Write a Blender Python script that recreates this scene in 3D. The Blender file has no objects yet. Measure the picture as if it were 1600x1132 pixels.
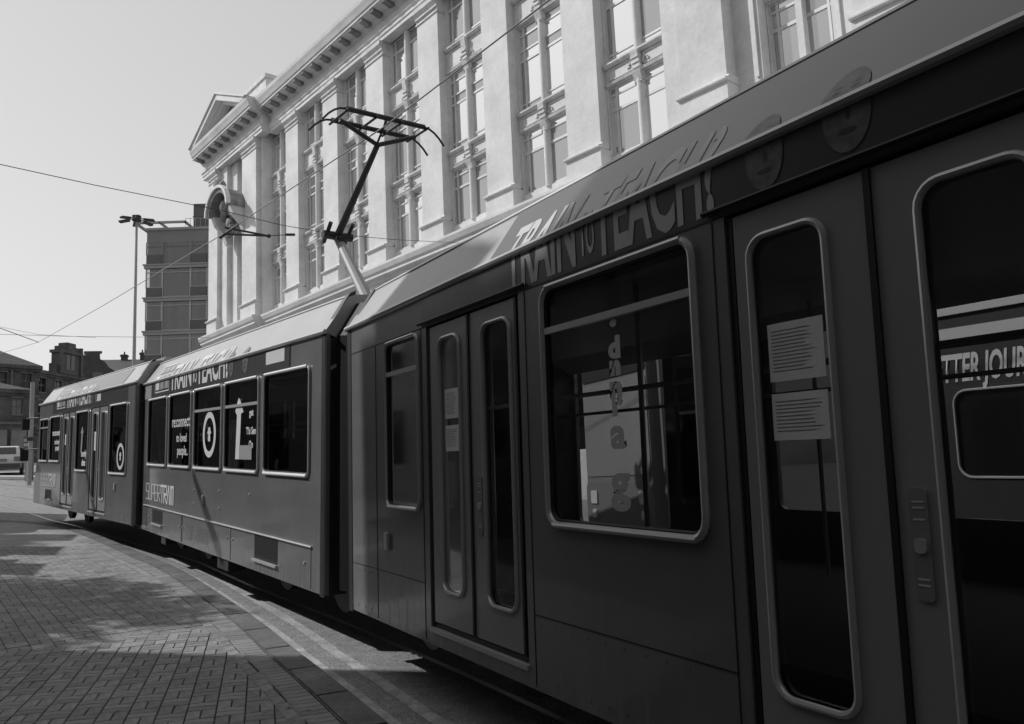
import bpy, bmesh, math, random
from mathutils import Matrix, Vector
R = math.radians
rnd = random.Random(7)
sc = bpy.context.scene
col = sc.collection

# ------------------------------------------------------------ camera
EYE = 1.62
cam = bpy.data.cameras.new('camera'); cam.sensor_width = 36; cam.lens = 28.8
cam.clip_start = 0.05; cam.clip_end = 2000
camo = bpy.data.objects.new('camera', cam); col.objects.link(camo)
CR = Vector((0.999023, 0.006043, -0.04379)); CD = Vector((-0.044205, 0.136575, -0.989643)); CF = Vector((0, 0.990611, 0.136709))
M = Matrix.Identity(4)
for i in range(3):
    M[i][0] = CR[i]; M[i][1] = -CD[i]; M[i][2] = -CF[i]
M[2][3] = EYE
camo.matrix_world = M
sc.camera = camo
# ------------------------------------------------------------ sky and sun
SUN_AZ, SUN_EL = -81.0, 42.0        # bearing from +Y, clockwise; elevation
w = bpy.data.worlds.new('World'); sc.world = w; w.use_nodes = True
nt = w.node_tree; nt.nodes.clear()
wo = nt.nodes.new('ShaderNodeOutputWorld'); bg = nt.nodes.new('ShaderNodeBackground')
sky = nt.nodes.new('ShaderNodeTexSky'); sky.sky_type = 'NISHITA'; sky.sun_disc = False
sky.sun_elevation = R(SUN_EL); sky.sun_rotation = R(SUN_AZ); sky.air_density = 1.0; sky.dust_density = 1.0; sky.altitude = 100
bw = nt.nodes.new('ShaderNodeSeparateColor')     # blue-sensitive black-and-white film
nt.links.new(sky.outputs[0], bw.inputs[0]); pw = nt.nodes.new('ShaderNodeMath'); pw.operation = 'POWER'; pw.inputs[1].default_value = 0.5
mu = nt.nodes.new('ShaderNodeMath'); mu.operation = 'MULTIPLY'; mu.inputs[1].default_value = 2.0
nt.links.new(bw.outputs[2], pw.inputs[0]); nt.links.new(pw.outputs[0], mu.inputs[0]); nt.links.new(mu.outputs[0], bg.inputs[0]); nt.links.new(bg.outputs[0], wo.inputs[0])
bg.inputs[1].default_value = 0.125
sl = bpy.data.lights.new('sun', 'SUN'); sl.energy = 2.95; sl.angle = R(0.53); sl.color = (1, 1, 1)
so = bpy.data.objects.new('sun', sl); col.objects.link(so)
sd = Vector((math.sin(R(SUN_AZ)) * math.cos(R(SUN_EL)), math.cos(R(SUN_AZ)) * math.cos(R(SUN_EL)), math.sin(R(SUN_EL))))
so.rotation_euler = sd.to_track_quat('Z', 'Y').to_euler()
sc.view_settings.view_transform = 'Standard'; sc.view_settings.look = 'None'
sc.view_settings.exposure = 0.25; sc.view_settings.gamma = 1.0; sc.view_settings.use_curve_mapping = False
sc.render.engine = 'CYCLES'
sc.cycles.use_denoising = True
sc.cycles.max_bounces = 8; sc.cycles.transparent_max_bounces = 24; sc.cycles.glossy_bounces = 5
sc.cycles.caustics_reflective = True; sc.cycles.blur_glossy = 0.0
sc.cycles.sample_clamp_indirect = 8.0

# ------------------------------------------------------------ materials
def mat(name, g, rough=0.6, metal=0.0, var=0.0, scale=8.0, bump=0.0, bscale=40.0, spec=0.5, coat=0.0, var2=0.0, stretch=None, coat_rough=0.08):
    m = bpy.data.materials.new(name); m.use_nodes = True
    n = m.node_tree.nodes; l = m.node_tree.links; b = n['Principled BSDF']
    b.inputs['Base Color'].default_value = (g, g, g, 1); b.inputs['Roughness'].default_value = rough
    b.inputs['Metallic'].default_value = metal; b.inputs['Specular IOR Level'].default_value = spec
    b.inputs['Coat Weight'].default_value = coat; b.inputs['Coat Roughness'].default_value = coat_rough
    tc = n.new('ShaderNodeTexCoord'); src = tc.outputs['Object']
    if stretch:
        mp = n.new('ShaderNodeMapping'); mp.inputs['Scale'].default_value = stretch; l.new(src, mp.inputs[0]); src = mp.outputs[0]
    if var > 0:
        t = n.new('ShaderNodeTexNoise'); t.inputs['Scale'].default_value = scale; t.inputs['Detail'].default_value = 7; t.inputs['Roughness'].default_value = 0.62
        l.new(src, t.inputs[0])
        r = n.new('ShaderNodeMapRange'); r.inputs[1].default_value = 0.3; r.inputs[2].default_value = 0.7
        r.inputs[3].default_value = g * (1 - var); r.inputs[4].default_value = g * (1 + var)
        l.new(t.outputs[0], r.inputs[0]); out = r.outputs[0]
        if var2 > 0:
            t2 = n.new('ShaderNodeTexNoise'); t2.inputs['Scale'].default_value = scale * 9; t2.inputs['Detail'].default_value = 3
            l.new(src, t2.inputs[0])
            r2 = n.new('ShaderNodeMapRange'); r2.inputs[1].default_value = 0.3; r2.inputs[2].default_value = 0.7
            r2.inputs[3].default_value = 1 - var2; r2.inputs[4].default_value = 1 + var2
            l.new(t2.outputs[0], r2.inputs[0])
            mm = n.new('ShaderNodeMath'); mm.operation = 'MULTIPLY'; l.new(out, mm.inputs[0]); l.new(r2.outputs[0], mm.inputs[1]); out = mm.outputs[0]
        l.new(out, b.inputs['Base Color'])
    if bump > 0:
        t = n.new('ShaderNodeTexNoise'); t.inputs['Scale'].default_value = bscale; t.inputs['Detail'].default_value = 5
        l.new(src, t.inputs[0])
        bn = n.new('ShaderNodeBump'); bn.inputs['Strength'].default_value = bump; bn.inputs['Distance'].default_value = 0.02
        l.new(t.outputs[0], bn.inputs['Height']); l.new(bn.outputs[0], b.inputs['Normal'])
    return m

def glassmat(name, tint, ior=1.5, minr=0.0, rough=0.0):
    m = bpy.data.materials.new(name); m.use_nodes = True
    n = m.node_tree.nodes; l = m.node_tree.links; n.clear()
    o = n.new('ShaderNodeOutputMaterial'); t = n.new('ShaderNodeBsdfTransparent'); t.inputs[0].default_value = (tint, tint, tint, 1)
    g = n.new('ShaderNodeBsdfGlossy'); g.inputs['Roughness'].default_value = rough
    f = n.new('ShaderNodeFresnel'); f.inputs[0].default_value = ior
    mr = n.new('ShaderNodeMapRange'); mr.inputs[3].default_value = minr; mr.inputs[4].default_value = 1.0
    l.new(f.outputs[0], mr.inputs[0])
    x = n.new('ShaderNodeMixShader'); l.new(mr.outputs[0], x.inputs[0]); l.new(t.outputs[0], x.inputs[1]); l.new(g.outputs[0], x.inputs[2]); l.new(x.outputs[0], o.inputs[0])
    return m

m_stone = mat('portland_stone', 0.62, 0.85, var=0.13, scale=0.7, bump=0.25, bscale=9, var2=0.05, spec=0.25)
m_stone2 = mat('carved_stone', 0.57, 0.85, var=0.2, scale=2.5, bump=0.7, bscale=7, var2=0.08, spec=0.25)
m_stone3 = mat('shaded_carved_stone', 0.22, 0.9, var=0.4, scale=2.0, bump=0.7, bscale=7, var2=0.1, spec=0.2)  # darker colour stands in for shade under cornice, pediment and hood
m_bframe = mat('painted_window_bar', 0.55, 0.5, var=0.08, scale=3)
m_bglass = bpy.data.materials.new('building_glass'); m_bglass.use_nodes = True
def _bg(m, dark, fac, rough=0.02, wav=0.15):
    n = m.node_tree.nodes; l = m.node_tree.links; n.clear()
    o = n.new('ShaderNodeOutputMaterial'); d = n.new('ShaderNodeBsdfDiffuse'); d.inputs[0].default_value = (dark,) * 3 + (1,)
    g = n.new('ShaderNodeBsdfGlossy'); g.inputs['Roughness'].default_value = rough
    f = n.new('ShaderNodeFresnel'); f.inputs[0].default_value = 1.5
    mr = n.new('ShaderNodeMapRange'); mr.inputs[3].default_value = fac; mr.inputs[4].default_value = 1.0
    tc = n.new('ShaderNodeTexCoord'); t = n.new('ShaderNodeTexNoise'); t.inputs['Scale'].default_value = 0.9; t.inputs['Detail'].default_value = 2
    bn = n.new('ShaderNodeBump'); bn.inputs['Strength'].default_value = wav; bn.inputs['Distance'].default_value = 0.1
    l.new(tc.outputs['Object'], t.inputs[0]); l.new(t.outputs[0], bn.inputs['Height']); l.new(bn.outputs[0], g.inputs['Normal'])
    x = n.new('ShaderNodeMixShader'); l.new(f.outputs[0], mr.inputs[0]); l.new(mr.outputs[0], x.inputs[0]); l.new(d.outputs[0], x.inputs[1]); l.new(g.outputs[0], x.inputs[2]); l.new(x.outputs[0], o.inputs[0])
_bg(m_bglass, 0.22, 0.30, wav=.05)
m_tglass = bpy.data.materials.new('tinted_tram_glass'); m_tglass.use_nodes = True
m_bodyp = mat('tram_paint', 0.137, 0.40, var=0.13, scale=1.3, spec=0.5, coat=1.0, bump=0.05, bscale=1.6, coat_rough=0.05, var2=.05)
def grime(m, g):
    n = m.node_tree.nodes; l = m.node_tree.links; b = n['Principled BSDF']; old = b.inputs['Base Color'].links[0].from_socket
    tc = n.new('ShaderNodeTexCoord'); mp = n.new('ShaderNodeMapping'); mp.inputs['Scale'].default_value = (5, 5, .45); l.new(tc.outputs['Object'], mp.inputs[0])
    t = n.new('ShaderNodeTexNoise'); t.inputs['Scale'].default_value = 3; t.inputs['Detail'].default_value = 6; l.new(mp.outputs[0], t.inputs[0])
    sx = n.new('ShaderNodeSeparateXYZ'); l.new(tc.outputs['Object'], sx.inputs[0])
    mr = n.new('ShaderNodeMapRange'); mr.inputs[1].default_value = .3; mr.inputs[2].default_value = 1.3; mr.inputs[3].default_value = .75; mr.inputs[4].default_value = .12; l.new(sx.outputs[2], mr.inputs[0])
    k = n.new('ShaderNodeMapRange'); k.inputs[1].default_value = .42; k.inputs[2].default_value = .68; l.new(t.outputs[0], k.inputs[0])
    mu_ = n.new('ShaderNodeMath'); mu_.operation = 'MULTIPLY'; l.new(k.outputs[0], mu_.inputs[0]); l.new(mr.outputs[0], mu_.inputs[1])
    mx = n.new('ShaderNodeMix'); mx.data_type = 'RGBA'; l.new(mu_.outputs[0], mx.inputs[0]); l.new(old, mx.inputs[6]); mx.inputs[7].default_value = (g, g, g, 1); l.new(mx.outputs[2], b.inputs['Base Color'])
    ra = n.new('ShaderNodeMapRange'); ra.inputs[3].default_value = .05; ra.inputs[4].default_value = .5; l.new(mu_.outputs[0], ra.inputs[0]); l.new(ra.outputs[0], b.inputs['Coat Roughness'])
grime(m_bodyp, .16)
m_skirt = mat('tram_skirt_paint', 0.135, 0.33, var=0.16, scale=2.2, spec=0.5, coat=0.5, bump=0.10, bscale=3, coat_rough=0.14)
m_dpaint = mat('door_paint', 0.26, 0.34, var=0.05, scale=2, coat=0.4)
m_roofp = mat('tram_roof_grey', 0.36, 0.42, var=0.10, scale=1.5, coat=0.2)
m_alu = mat('satin_aluminium', 0.50, 0.32, metal=0.35, var=0.05, scale=6)
m_lip = mat('sun_glint_lip', 0.88, 0.22, metal=0.2)  # near-white colour stands in for sun glint on the sunlit sections' rims
m_wedge = mat('pale_wedge_tone', 0.75, 0.6)  # pale tone that imitates a wedge of light in the windows
m_rub = mat('black_rubber', 0.012, 0.55, spec=0.4)
m_blk = mat('black_steel', 0.018, 0.5, var=0.2, scale=9)
m_under = mat('sooty_underframe', 0.02, 0.85, var=0.3, scale=4)
m_ad = mat('advert_dark', 0.055, 0.32, var=0.08, scale=2, coat=0.5)
m_ad2 = mat('advert_grey', 0.20, 0.35, var=0.08, scale=2, coat=0.4)
m_adf = mat('portrait_tone', 0.12, 0.4, var=.5, scale=14)
m_white = mat('white_vinyl', 0.62, 0.45)
m_grey2 = mat('mid_grey_vinyl', 0.5, 0.45)
m_grey = mat('grey_vinyl', 0.30, 0.45)
m_paper = mat('white_paper_notice', 0.75, 0.8, var=0.05)
m_inlin = mat('interior_lining', 0.22, 0.6)
m_inceil = mat('interior_ceiling', 0.45, 0.6)
m_floor = mat('interior_floor', 0.04, 0.8)
m_seat = mat('seat_moquette', 0.05, 0.9, var=0.3, scale=20)
m_fgl = glassmat('reflective_film_glass', 0.50, 1.5, 0.10, 0.02)
m_tgl = glassmat('clear_tram_glass', 0.70, 1.5, 0.04, 0.06)
m_tar = mat('asphalt', 0.27, 0.78, var=0.22, scale=7, bump=1.0, bscale=110, var2=0.55, spec=0.4)
m_rail = mat('worn_steel_rail', 0.4, 0.3, metal=0.8)
m_mort = mat('sanded_joint', 0.018, 0.95, var=0.3, scale=6)
m_kerb = mat('granite_kerb', 0.11, 0.7, var=0.35, scale=2.5, bump=0.3, bscale=30, var2=0.2)
m_line = mat('worn_line_paint', 0.34, 0.7, var=0.40, scale=5, bump=0.4, bscale=60, var2=0.25)
m_bricks = [mat('paving_brick_' + s, g, 0.72, var=0.22, scale=2.2, bump=0.35, bscale=35, var2=0.16, spec=0.35) for s, g in (('pale', 0.235), ('mid', 0.205), ('dark', 0.175))]
m_vic = mat('sooty_sandstone', 0.085, 0.9, var=0.45, scale=0.6, bump=0.5, bscale=4, var2=0.25)
m_vic2 = mat('dark_brick', 0.06, 0.9, var=0.3, scale=0.9, var2=0.2)
m_slate = mat('slate_roof', 0.05, 0.6, var=0.3, scale=0.8, var2=0.2)
m_vtrim = mat('weathered_trim', 0.15, 0.85, var=0.3, scale=1)
m_shut = mat('pale_shop_blind', 0.22, 0.8, var=0.3, scale=0.7)
m_off = mat('office_cladding', 0.17, 0.55, var=0.08, scale=0.3)
m_offd = mat('office_dark_panel', 0.075, 0.4, var=0.15, scale=0.4)
m_offl = mat('office_slab_edge', 0.26, 0.7, var=0.08, scale=0.3)
m_curt = mat('net_curtain', 0.30, 0.9, var=0.18, scale=1.3)
m_gal = mat('galvanised_steel', 0.32, 0.5, metal=0.2, var=0.08)
m_leftb = mat('left_side_brick', 0.09, 0.9, var=0.3, scale=0.8)
m_carw = mat('white_car_paint', 0.6, 0.3, coat=0.6)
m_tyre = mat('tyre_rubber', 0.015, 0.9)
_bg(m_tglass, 0.012, 0.03)
m_wire = mat('weathered_copper_wire', 0.25, 0.5, metal=0.3)
m_oglass = bpy.data.materials.new('office_glass'); m_oglass.use_nodes = True
_tmp = glassmat('office_glass_mix', 0.55, 1.5, 0.1); m_oglass = _tmp
_bg_dark = bpy.data.materials.new('dark_window_glass'); _bg_dark.use_nodes = True; _bg(_bg_dark, 0.02, 0.05)

# ------------------------------------------------------------ helpers
def link(name, bm, m, parent=None, mw=None, smooth=False):
    me = bpy.data.meshes.new(name)
    bmesh.ops.recalc_face_normals(bm, faces=bm.faces[:]); bm.to_mesh(me); bm.free()
    for mm in (m if isinstance(m, (list, tuple)) else [m]): me.materials.append(mm)
    if smooth:
        for p in me.polygons: p.use_smooth = True
        try: me.set_sharp_from_angle(angle=R(35))
        except Exception: pass
    return put(name, me, parent, mw)
def put(name, me, parent=None, mw=None):
    o = bpy.data.objects.new(name, me); col.objects.link(o)
    if parent: o.parent = parent
    if mw is not None:
        o.matrix_basis = mw
    return o
def thing(name, label, cat, mw=Matrix.Identity(4), group=None):
    o = bpy.data.objects.new(name, None); col.objects.link(o); o.empty_display_size = 0.3
    o.matrix_basis = mw; o['label'] = label; o['category'] = cat
    if group: o['group'] = group
    return o
def tag(o, label, cat, group=None):
    o['label'] = label; o['category'] = cat
    if group: o['group'] = group
    return o
def struct(o): o['kind'] = 'structure'; return o
def box(bm, x0, x1, y0, y1, z0, z1, mi=0):
    v = [bm.verts.new(p) for p in ((x0, y0, z0), (x1, y0, z0), (x1, y1, z0), (x0, y1, z0), (x0, y0, z1), (x1, y0, z1), (x1, y1, z1), (x0, y1, z1))]
    for f in ((0, 3, 2, 1), (4, 5, 6, 7), (0, 1, 5, 4), (1, 2, 6, 5), (2, 3, 7, 6), (3, 0, 4, 7)):
        q = bm.faces.new([v[i] for i in f]); q.material_index = mi
    return bm
def B(): return bmesh.new()
def boxes(*L):
    bm = B()
    for b in L: box(bm, *b)
    return bm
def prism(bm, pts, y0, y1, axis='y', mi=0):
    """extrude a 2D outline; axis y: pts are (x,z); axis x: pts are (y,z); axis z: pts are (x,y)"""
    def P(p, t):
        return (p[0], t, p[1]) if axis == 'y' else ((t, p[0], p[1]) if axis == 'x' else (p[0], p[1], t))
    a = [bm.verts.new(P(p, y0)) for p in pts]; b = [bm.verts.new(P(p, y1)) for p in pts]
    n = len(pts)
    for f in (a[::-1], b):
        q = bm.faces.new(f); q.material_index = mi
    for i in range(n):
        q = bm.faces.new((a[i], a[(i + 1) % n], b[(i + 1) % n], b[i])); q.material_index = mi
    return bm
def tube(bm, pts, r, seg=8, closed=False, radii=None):
    pts = [Vector(p) for p in pts]; n = len(pts); rings = []
    up = None
    for i, p in enumerate(pts):
        a = pts[i - 1] if (i > 0 or closed) else pts[i]
        b = pts[(i + 1) % n] if (i < n - 1 or closed) else pts[i]
        d = (b - a).normalized()
        if up is None:
            up = Vector((0, 0, 1)) if abs(d.z) < 0.9 else Vector((0, 1, 0))
        s = d.cross(up)
        if s.length < 1e-4: s = d.orthogonal()
        s.normalize(); u = s.cross(d).normalized(); up = u
        rr = radii[i] if radii else r
        rings.append([bm.verts.new(p + s * rr * math.cos(2 * math.pi * k / seg) + u * rr * math.sin(2 * math.pi * k / seg)) for k in range(seg)])
    m = n if closed else n - 1
    for i in range(m):
        A, Bq = rings[i], rings[(i + 1) % n]
        for k in range(seg):
            bm.faces.new((A[k], A[(k + 1) % seg], Bq[(k + 1) % seg], Bq[k]))
    if not closed:
        bm.faces.new(rings[0][::-1]); bm.faces.new(rings[-1])
    return bm
def rrect(x0, x1, z0, z1, r, k=5):
    P = []
    for cx, cz, a0 in ((x1 - r, z1 - r, 0), (x0 + r, z1 - r, 90), (x0 + r, z0 + r, 180), (x1 - r, z0 + r, 270)):
        for i in range(k + 1):
            a = R(a0 + 90 * i / k); P.append((cx + r * math.cos(a), cz + r * math.sin(a)))
    return P
def sheet(outer, holes, y=0.0, th=0.04):
    """flat panel in the xz plane with holes cut through, given a thickness"""
    bm = B(); ed = []
    for loop in [outer] + holes:
        vs = [bm.verts.new((p[0], y, p[1])) for p in loop]
        for i in range(len(vs)): ed.append(bm.edges.new((vs[i], vs[(i + 1) % len(vs)])))
    bmesh.ops.triangle_fill(bm, use_beauty=True, use_dissolve=False, edges=ed, normal=(0, -1, 0))
    for f in bm.faces:
        f.normal_update()
        if f.normal.y > 0: f.normal_flip()
    if th:
        r = bmesh.ops.extrude_face_region(bm, geom=bm.faces[:])
        for v in [g for g in r['geom'] if isinstance(g, bmesh.types.BMVert)]: v.co.y += th
    return bm
_dg = None
def text_bm(body, size, shear=0.0, sx=1.0, bold=0.0):
    c = bpy.data.curves.new('t', 'FONT'); c.body = body; c.size = size; c.shear = shear; c.offset = bold; c.resolution_u = 3
    c.align_x = 'CENTER'
    o = bpy.data.objects.new('t', c); col.objects.link(o)
    bpy.context.view_layer.update()
    me = bpy.data.meshes.new_from_object(o.evaluated_get(bpy.context.evaluated_depsgraph_get()))
    bm = B(); bm.from_mesh(me)
    for v in bm.verts: v.co.x *= sx
    bpy.data.objects.remove(o); bpy.data.curves.remove(c); bpy.data.meshes.remove(me)
    return bm
def text_on(parent, body, xc, z, size, m, mw, y=-0.006, shear=0.0, sx=1.0, bold=0.0, rot=0.0, name='lettering', fascia=None, mirror=False):
    bm = text_bm(body, size, shear, sx, bold)
    bmesh.ops.rotate(bm, verts=bm.verts, cent=(0, 0, 0), matrix=Matrix.Rotation(R(rot), 3, 'Z'))
    for v in bm.verts:
        X, Z = v.co.x * (-1 if mirror else 1), v.co.y; v.co = Vector((xc + X, y, z + Z))
    if fascia: wrap(bm, fascia, y)
    return link(name, bm, m, parent, mw)
def wrap(bm, fas, y=-0.006):
    """fold flat print at the gutter: above z0 it lies on the sloping roof fascia"""
    z0, z1, dy, dz = fas
    for zc in (z0, z0 + .002): bmesh.ops.bisect_plane(bm, geom=bm.verts[:] + bm.edges[:] + bm.faces[:], plane_co=(0, 0, zc), plane_no=(0, 0, 1))
    L = math.hypot(dy, dz)
    for v in bm.verts:
        if v.co.z > z0 + 1e-5:
            t = (v.co.z - z0) / L
            ex = 0.010 + (-y - .006) * 1.0
            v.co.z = z0 + 0.04 + .571 * ex + t * .36; v.co.y = -.822 * ex + t * .25

# ------------------------------------------------------------ ground
S = [(-60, -1.5), (-5, 0), (3, 0.0), (4.4, .0), (7.9, .09), (16.9, .55), (26.9, 1.05), (46, 2.8), (70, 4.2), (200, 6), (900, 8)]
def gz(x, y):
    s = -x * math.sin(R(35)) + y * math.cos(R(35))
    if s <= S[0][0]: return S[0][1]
    for (a, b), (c, d) in zip(S, S[1:]):
        if s <= c:
            t = (s - a) / (c - a); return b + (d - b) * t
    return S[-1][1]
def grid_axis(lo, hi, fine0, fine1, f, c):
    v = [lo]
    while v[-1] < hi:
        x = v[-1]; v.append(x + (f if fine0 <= x <= fine1 else min(c, max(f, 0.25 * max(fine0 - x, x - fine1) + f))))
    return v
bm = B()
xs = grid_axis(-500, 500, -45, 20, 0.75, 60); ys = grid_axis(-60, 700, -2, 50, 0.75, 60)
V = [[bm.verts.new((x, y, gz(x, y) - 0.115)) for x in xs] for y in ys]
for j in range(len(ys) - 1):
    for i in range(len(xs) - 1):
        bm.faces.new((V[j][i], V[j][i + 1], V[j + 1][i + 1], V[j + 1][i]))
road = struct(link('road', bm, m_tar, smooth=True))

KERB = [(4, -9), (3, -6), (1.6, -1.2), (.75, 1.4), (-.2, 3.75), (-1.22, 5.73), (-1.52, 6.3), (-2.12, 7.4), (-2.93, 8.84), (-3.78, 10.23), (-5.52, 12.93), (-6.96, 14.84), (-8.74, 17.21), (-9.9, 18.7), (-11.3, 20.3), (-13.3, 21.8), (-17, 23.0), (-30, 24.6), (-60, 26)]
def catmull(P, n=6):
    out = []
    for i in range(len(P) - 1):
        p0 = Vector(P[max(i - 1, 0)]); p1 = Vector(P[i]); p2 = Vector(P[i + 1]); p3 = Vector(P[min(i + 2, len(P) - 1)])
        for k in range(n):
            t = k / n
            out.append(0.5 * ((2 * p1) + (p2 - p0) * t + (2 * p0 - 5 * p1 + 4 * p2 - p3) * t * t + (3 * p1 - p0 - 3 * p2 + p3) * t ** 3))
    out.append(Vector(P[-1])); return out
KC = catmull(KERB, 8)
def offs(C, d):
    o = []
    for i, p in enumerate(C):
        a = C[max(i - 1, 0)]; b = C[min(i + 1, len(C) - 1)]; t = (b - a).normalized()
        o.append(p + Vector((t.y, -t.x)) * d)          # positive: towards the road
    return o
def ribbon(C, d0, d1, dz0, dz1=None, jit=0.0, seed=1):
    rr = random.Random(seed); bm = B(); A = offs(C, d0); D = offs(C, d1); dz1 = dz0 if dz1 is None else dz1
    va = []; vb = []
    for p, q in zip(A, D):
        p = p + Vector((rr.uniform(-jit, jit), 0)); q = q + Vector((rr.uniform(-jit, jit), 0))
        va.append(bm.verts.new((p.x, p.y, gz(p.x, p.y) + dz0))); vb.append(bm.verts.new((q.x, q.y, gz(q.x, q.y) + dz1)))
    for i in range(len(va) - 1): bm.faces.new((va[i], va[i + 1], vb[i + 1], vb[i]))
    return bm
# pavement base on the near side
bm = B(); prev = None
for p in offs(KC, 0.0):
    row = []
    for k in range(9):
        x = p.x - 0.0 - (p.x + 62) * (k / 8) ** 1.7
        row.append(bm.verts.new((x, p.y, gz(x, p.y) - 0.020)))
    if prev:
        for k in range(8): bm.faces.new((prev[k], row[k], row[k + 1], prev[k + 1]))
    prev = row
pave = struct(link('pavement', bm, m_mort))
# kerb stones, each a piece of the pavement
dense = catmull(KERB, 24)
def pieces(C, d0, d1, step, gap):
    """cut a strip along C into quads of length step"""
    cum = [0]
    for a, b in zip(C, C[1:]): cum.append(cum[-1] + (b - a).length)
    def at(s):
        for i in range(len(cum) - 1):
            if s <= cum[i + 1]:
                t = (s - cum[i]) / (cum[i + 1] - cum[i]); p = C[i].lerp(C[i + 1], t); d = (C[i + 1] - C[i]).normalized(); return p, Vector((d.y, -d.x))
        d = (C[-1] - C[-2]).normalized(); return C[-1], Vector((d.y, -d.x))
    s = 0; out = []
    while s < cum[-1] - step:
        p, n = at(s + gap / 2); q, m = at(s + step - gap / 2)
        out.append((p + n * d0, p + n * d1, q + m * d1, q + m * d0)); s += step
    return out
def slab(bm, quad, top, bot, tilt=0.0):
    t = [bm.verts.new((p.x, p.y, gz(p.x, p.y) + top + rnd.uniform(-tilt, tilt))) for p in quad]
    b = [bm.verts.new((p.x, p.y, gz(p.x, p.y) + bot)) for p in quad]
    bm.faces.new(t)
    for i in range(4): bm.faces.new((t[i], b[i], b[(i + 1) % 4], t[(i + 1) % 4]))
for q in pieces(dense, 0.006, 0.27, 0.914, 0.008):
    if q[0].y < 2 or q[0].y > 27 or q[0].x < -32: continue
    b = B(); slab(b, q, 0.0, -0.125, 0.0015)
    e = [x for x in b.edges if x.calc_length() > 0.2 and x.verts[0].co.z > gz(x.verts[0].co.x, x.verts[0].co.y) - .01 and x.verts[1].co.z > gz(x.verts[1].co.x, x.verts[1].co.y) - .01]
    bmesh.ops.bevel(b, geom=e, offset=0.012, segments=2, affect='EDGES')
    link('kerb_stone', b, m_kerb, pave)

# bricks: basketweave in two fields that meet on a chevron line, a soldier course along the kerb
bricks = []          # (cx, cy, angle, length, width, matidx)
def kerb_x(y):
    best = None
    for a, b in zip(KC, KC[1:]):
        if (a.y - y) * (b.y - y) <= 0 and a.y != b.y:
            x = a.x + (b.x - a.x) * (y - a.y) / (b.y - a.y); best = x if best is None else min(best, x)
    return best if best is not None else -99
KD = [p for p in dense if 3 < p.y < 23]
def kerb_dist(x, y):
    d = min((p.x - x) ** 2 + (p.y - y) ** 2 for p in KD) ** .5
    return d if x < kerb_x(y) else -d
CH0 = Vector((-4.57, 8.273)); CHD = Vector((0.555, 0.36)).normalized(); CHN = Vector((-CHD.y, CHD.x))
def field(ang, sign, org):
    u = Vector((math.cos(ang), math.sin(ang))); v = Vector((-u.y, u.x)); P = 0.2
    for i in range(-70, 71):
        for j in range(-70, 71):
            c = org + v * (i * P + P / 2) + u * (j * P + P / 2)
            if not (-13.2 < c.x < -0.6 and 5.0 < c.y < 16.4): continue
            if (c - CH0).dot(CHN) * sign < (0.0 if sign < 0 else -0.12): continue
            nearch = sign > 0 and (c - CH0).dot(CHN) < .16
            if c.x < -(c.y * 0.665) - 0.35: continue
            kd = kerb_dist(c.x, c.y)
            if kd < 0.21: continue
            lowb = kd < 0.40
            for s in (-.05, .05):
                dz = -.004 * lowb - .003 * nearch
                if (i + j) % 2: bricks.append((c + v * s, u, dz))
                else: bricks.append((c + u * s, v, dz))
field(math.atan2(.956, -.294), -1, Vector((-3.632, 5.948)))
field(math.atan2(.80, -.60), 1, CH0)
bm_protos = []
for mb in m_bricks:
    b = B(); box(b, -.0962, .0962, -.0462, .0462, -.05, 0)
    top = [e for e in b.edges if all(v.co.z > -.001 for v in e.verts)]
    bmesh.ops.bevel(b, geom=top, offset=0.005, segments=1, affect='EDGES')
    me = bpy.data.meshes.new('brick'); b.to_mesh(me); b.free(); me.materials.append(mb); bm_protos.append(me)
def gnorm(x, y):
    e = .3; return Vector((-(gz(x + e, y) - gz(x - e, y)) / (2 * e), -(gz(x, y + e) - gz(x, y - e)) / (2 * e), 1)).normalized()
def bmat(c, u, extra=0):
    n = gnorm(c.x, c.y); n = (n + Vector((rnd.gauss(0, .006), rnd.gauss(0, .006), 0))).normalized()
    X = Vector((u.x, u.y, 0)); X = (X - n * X.dot(n)).normalized(); Y = n.cross(X); a = rnd.gauss(0, .012)
    X2 = X * math.cos(a) + Y * math.sin(a); Y2 = n.cross(X2)
    q = Matrix.Identity(4)
    for i in range(3): q[i][0] = X2[i]; q[i][1] = Y2[i]; q[i][2] = n[i]
    q[0][3] = c.x; q[1][3] = c.y; q[2][3] = gz(c.x, c.y) + extra + rnd.uniform(-.0012, .0012); return q
for q in pieces(dense, -0.21, -0.006, 0.1, 0.005):
    c = (q[0] + q[1] + q[2] + q[3]) / 4; u = (q[1] - q[0]).normalized()
    if 5.0 < c.y < 17.5: bricks.append((c, u, 0))
for q in pieces(dense, -0.316, -0.216, 0.2, 0.005):
    c = (q[0] + q[1] + q[2] + q[3]) / 4; u = (q[3] - q[0]).normalized()
    if 5.0 < c.y < 17.5: bricks.append((c, u, 0))
def inframe(c):
    p = Vector((c.x, c.y, gz(c.x, c.y) - EYE)); z = p.dot(CF)
    return z > 0 and abs(p.dot(CR) / z * 1280) < 800 and abs(p.dot(CD) / z * 1280) < 566
bricks.sort(key=lambda b: (not inframe(b[0]), b[0].length))
for c, u, dz in bricks[:300]:
    o = put('brick', rnd.choice(bm_protos), pave, bmat(c, u, dz))
bm = B()
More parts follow.
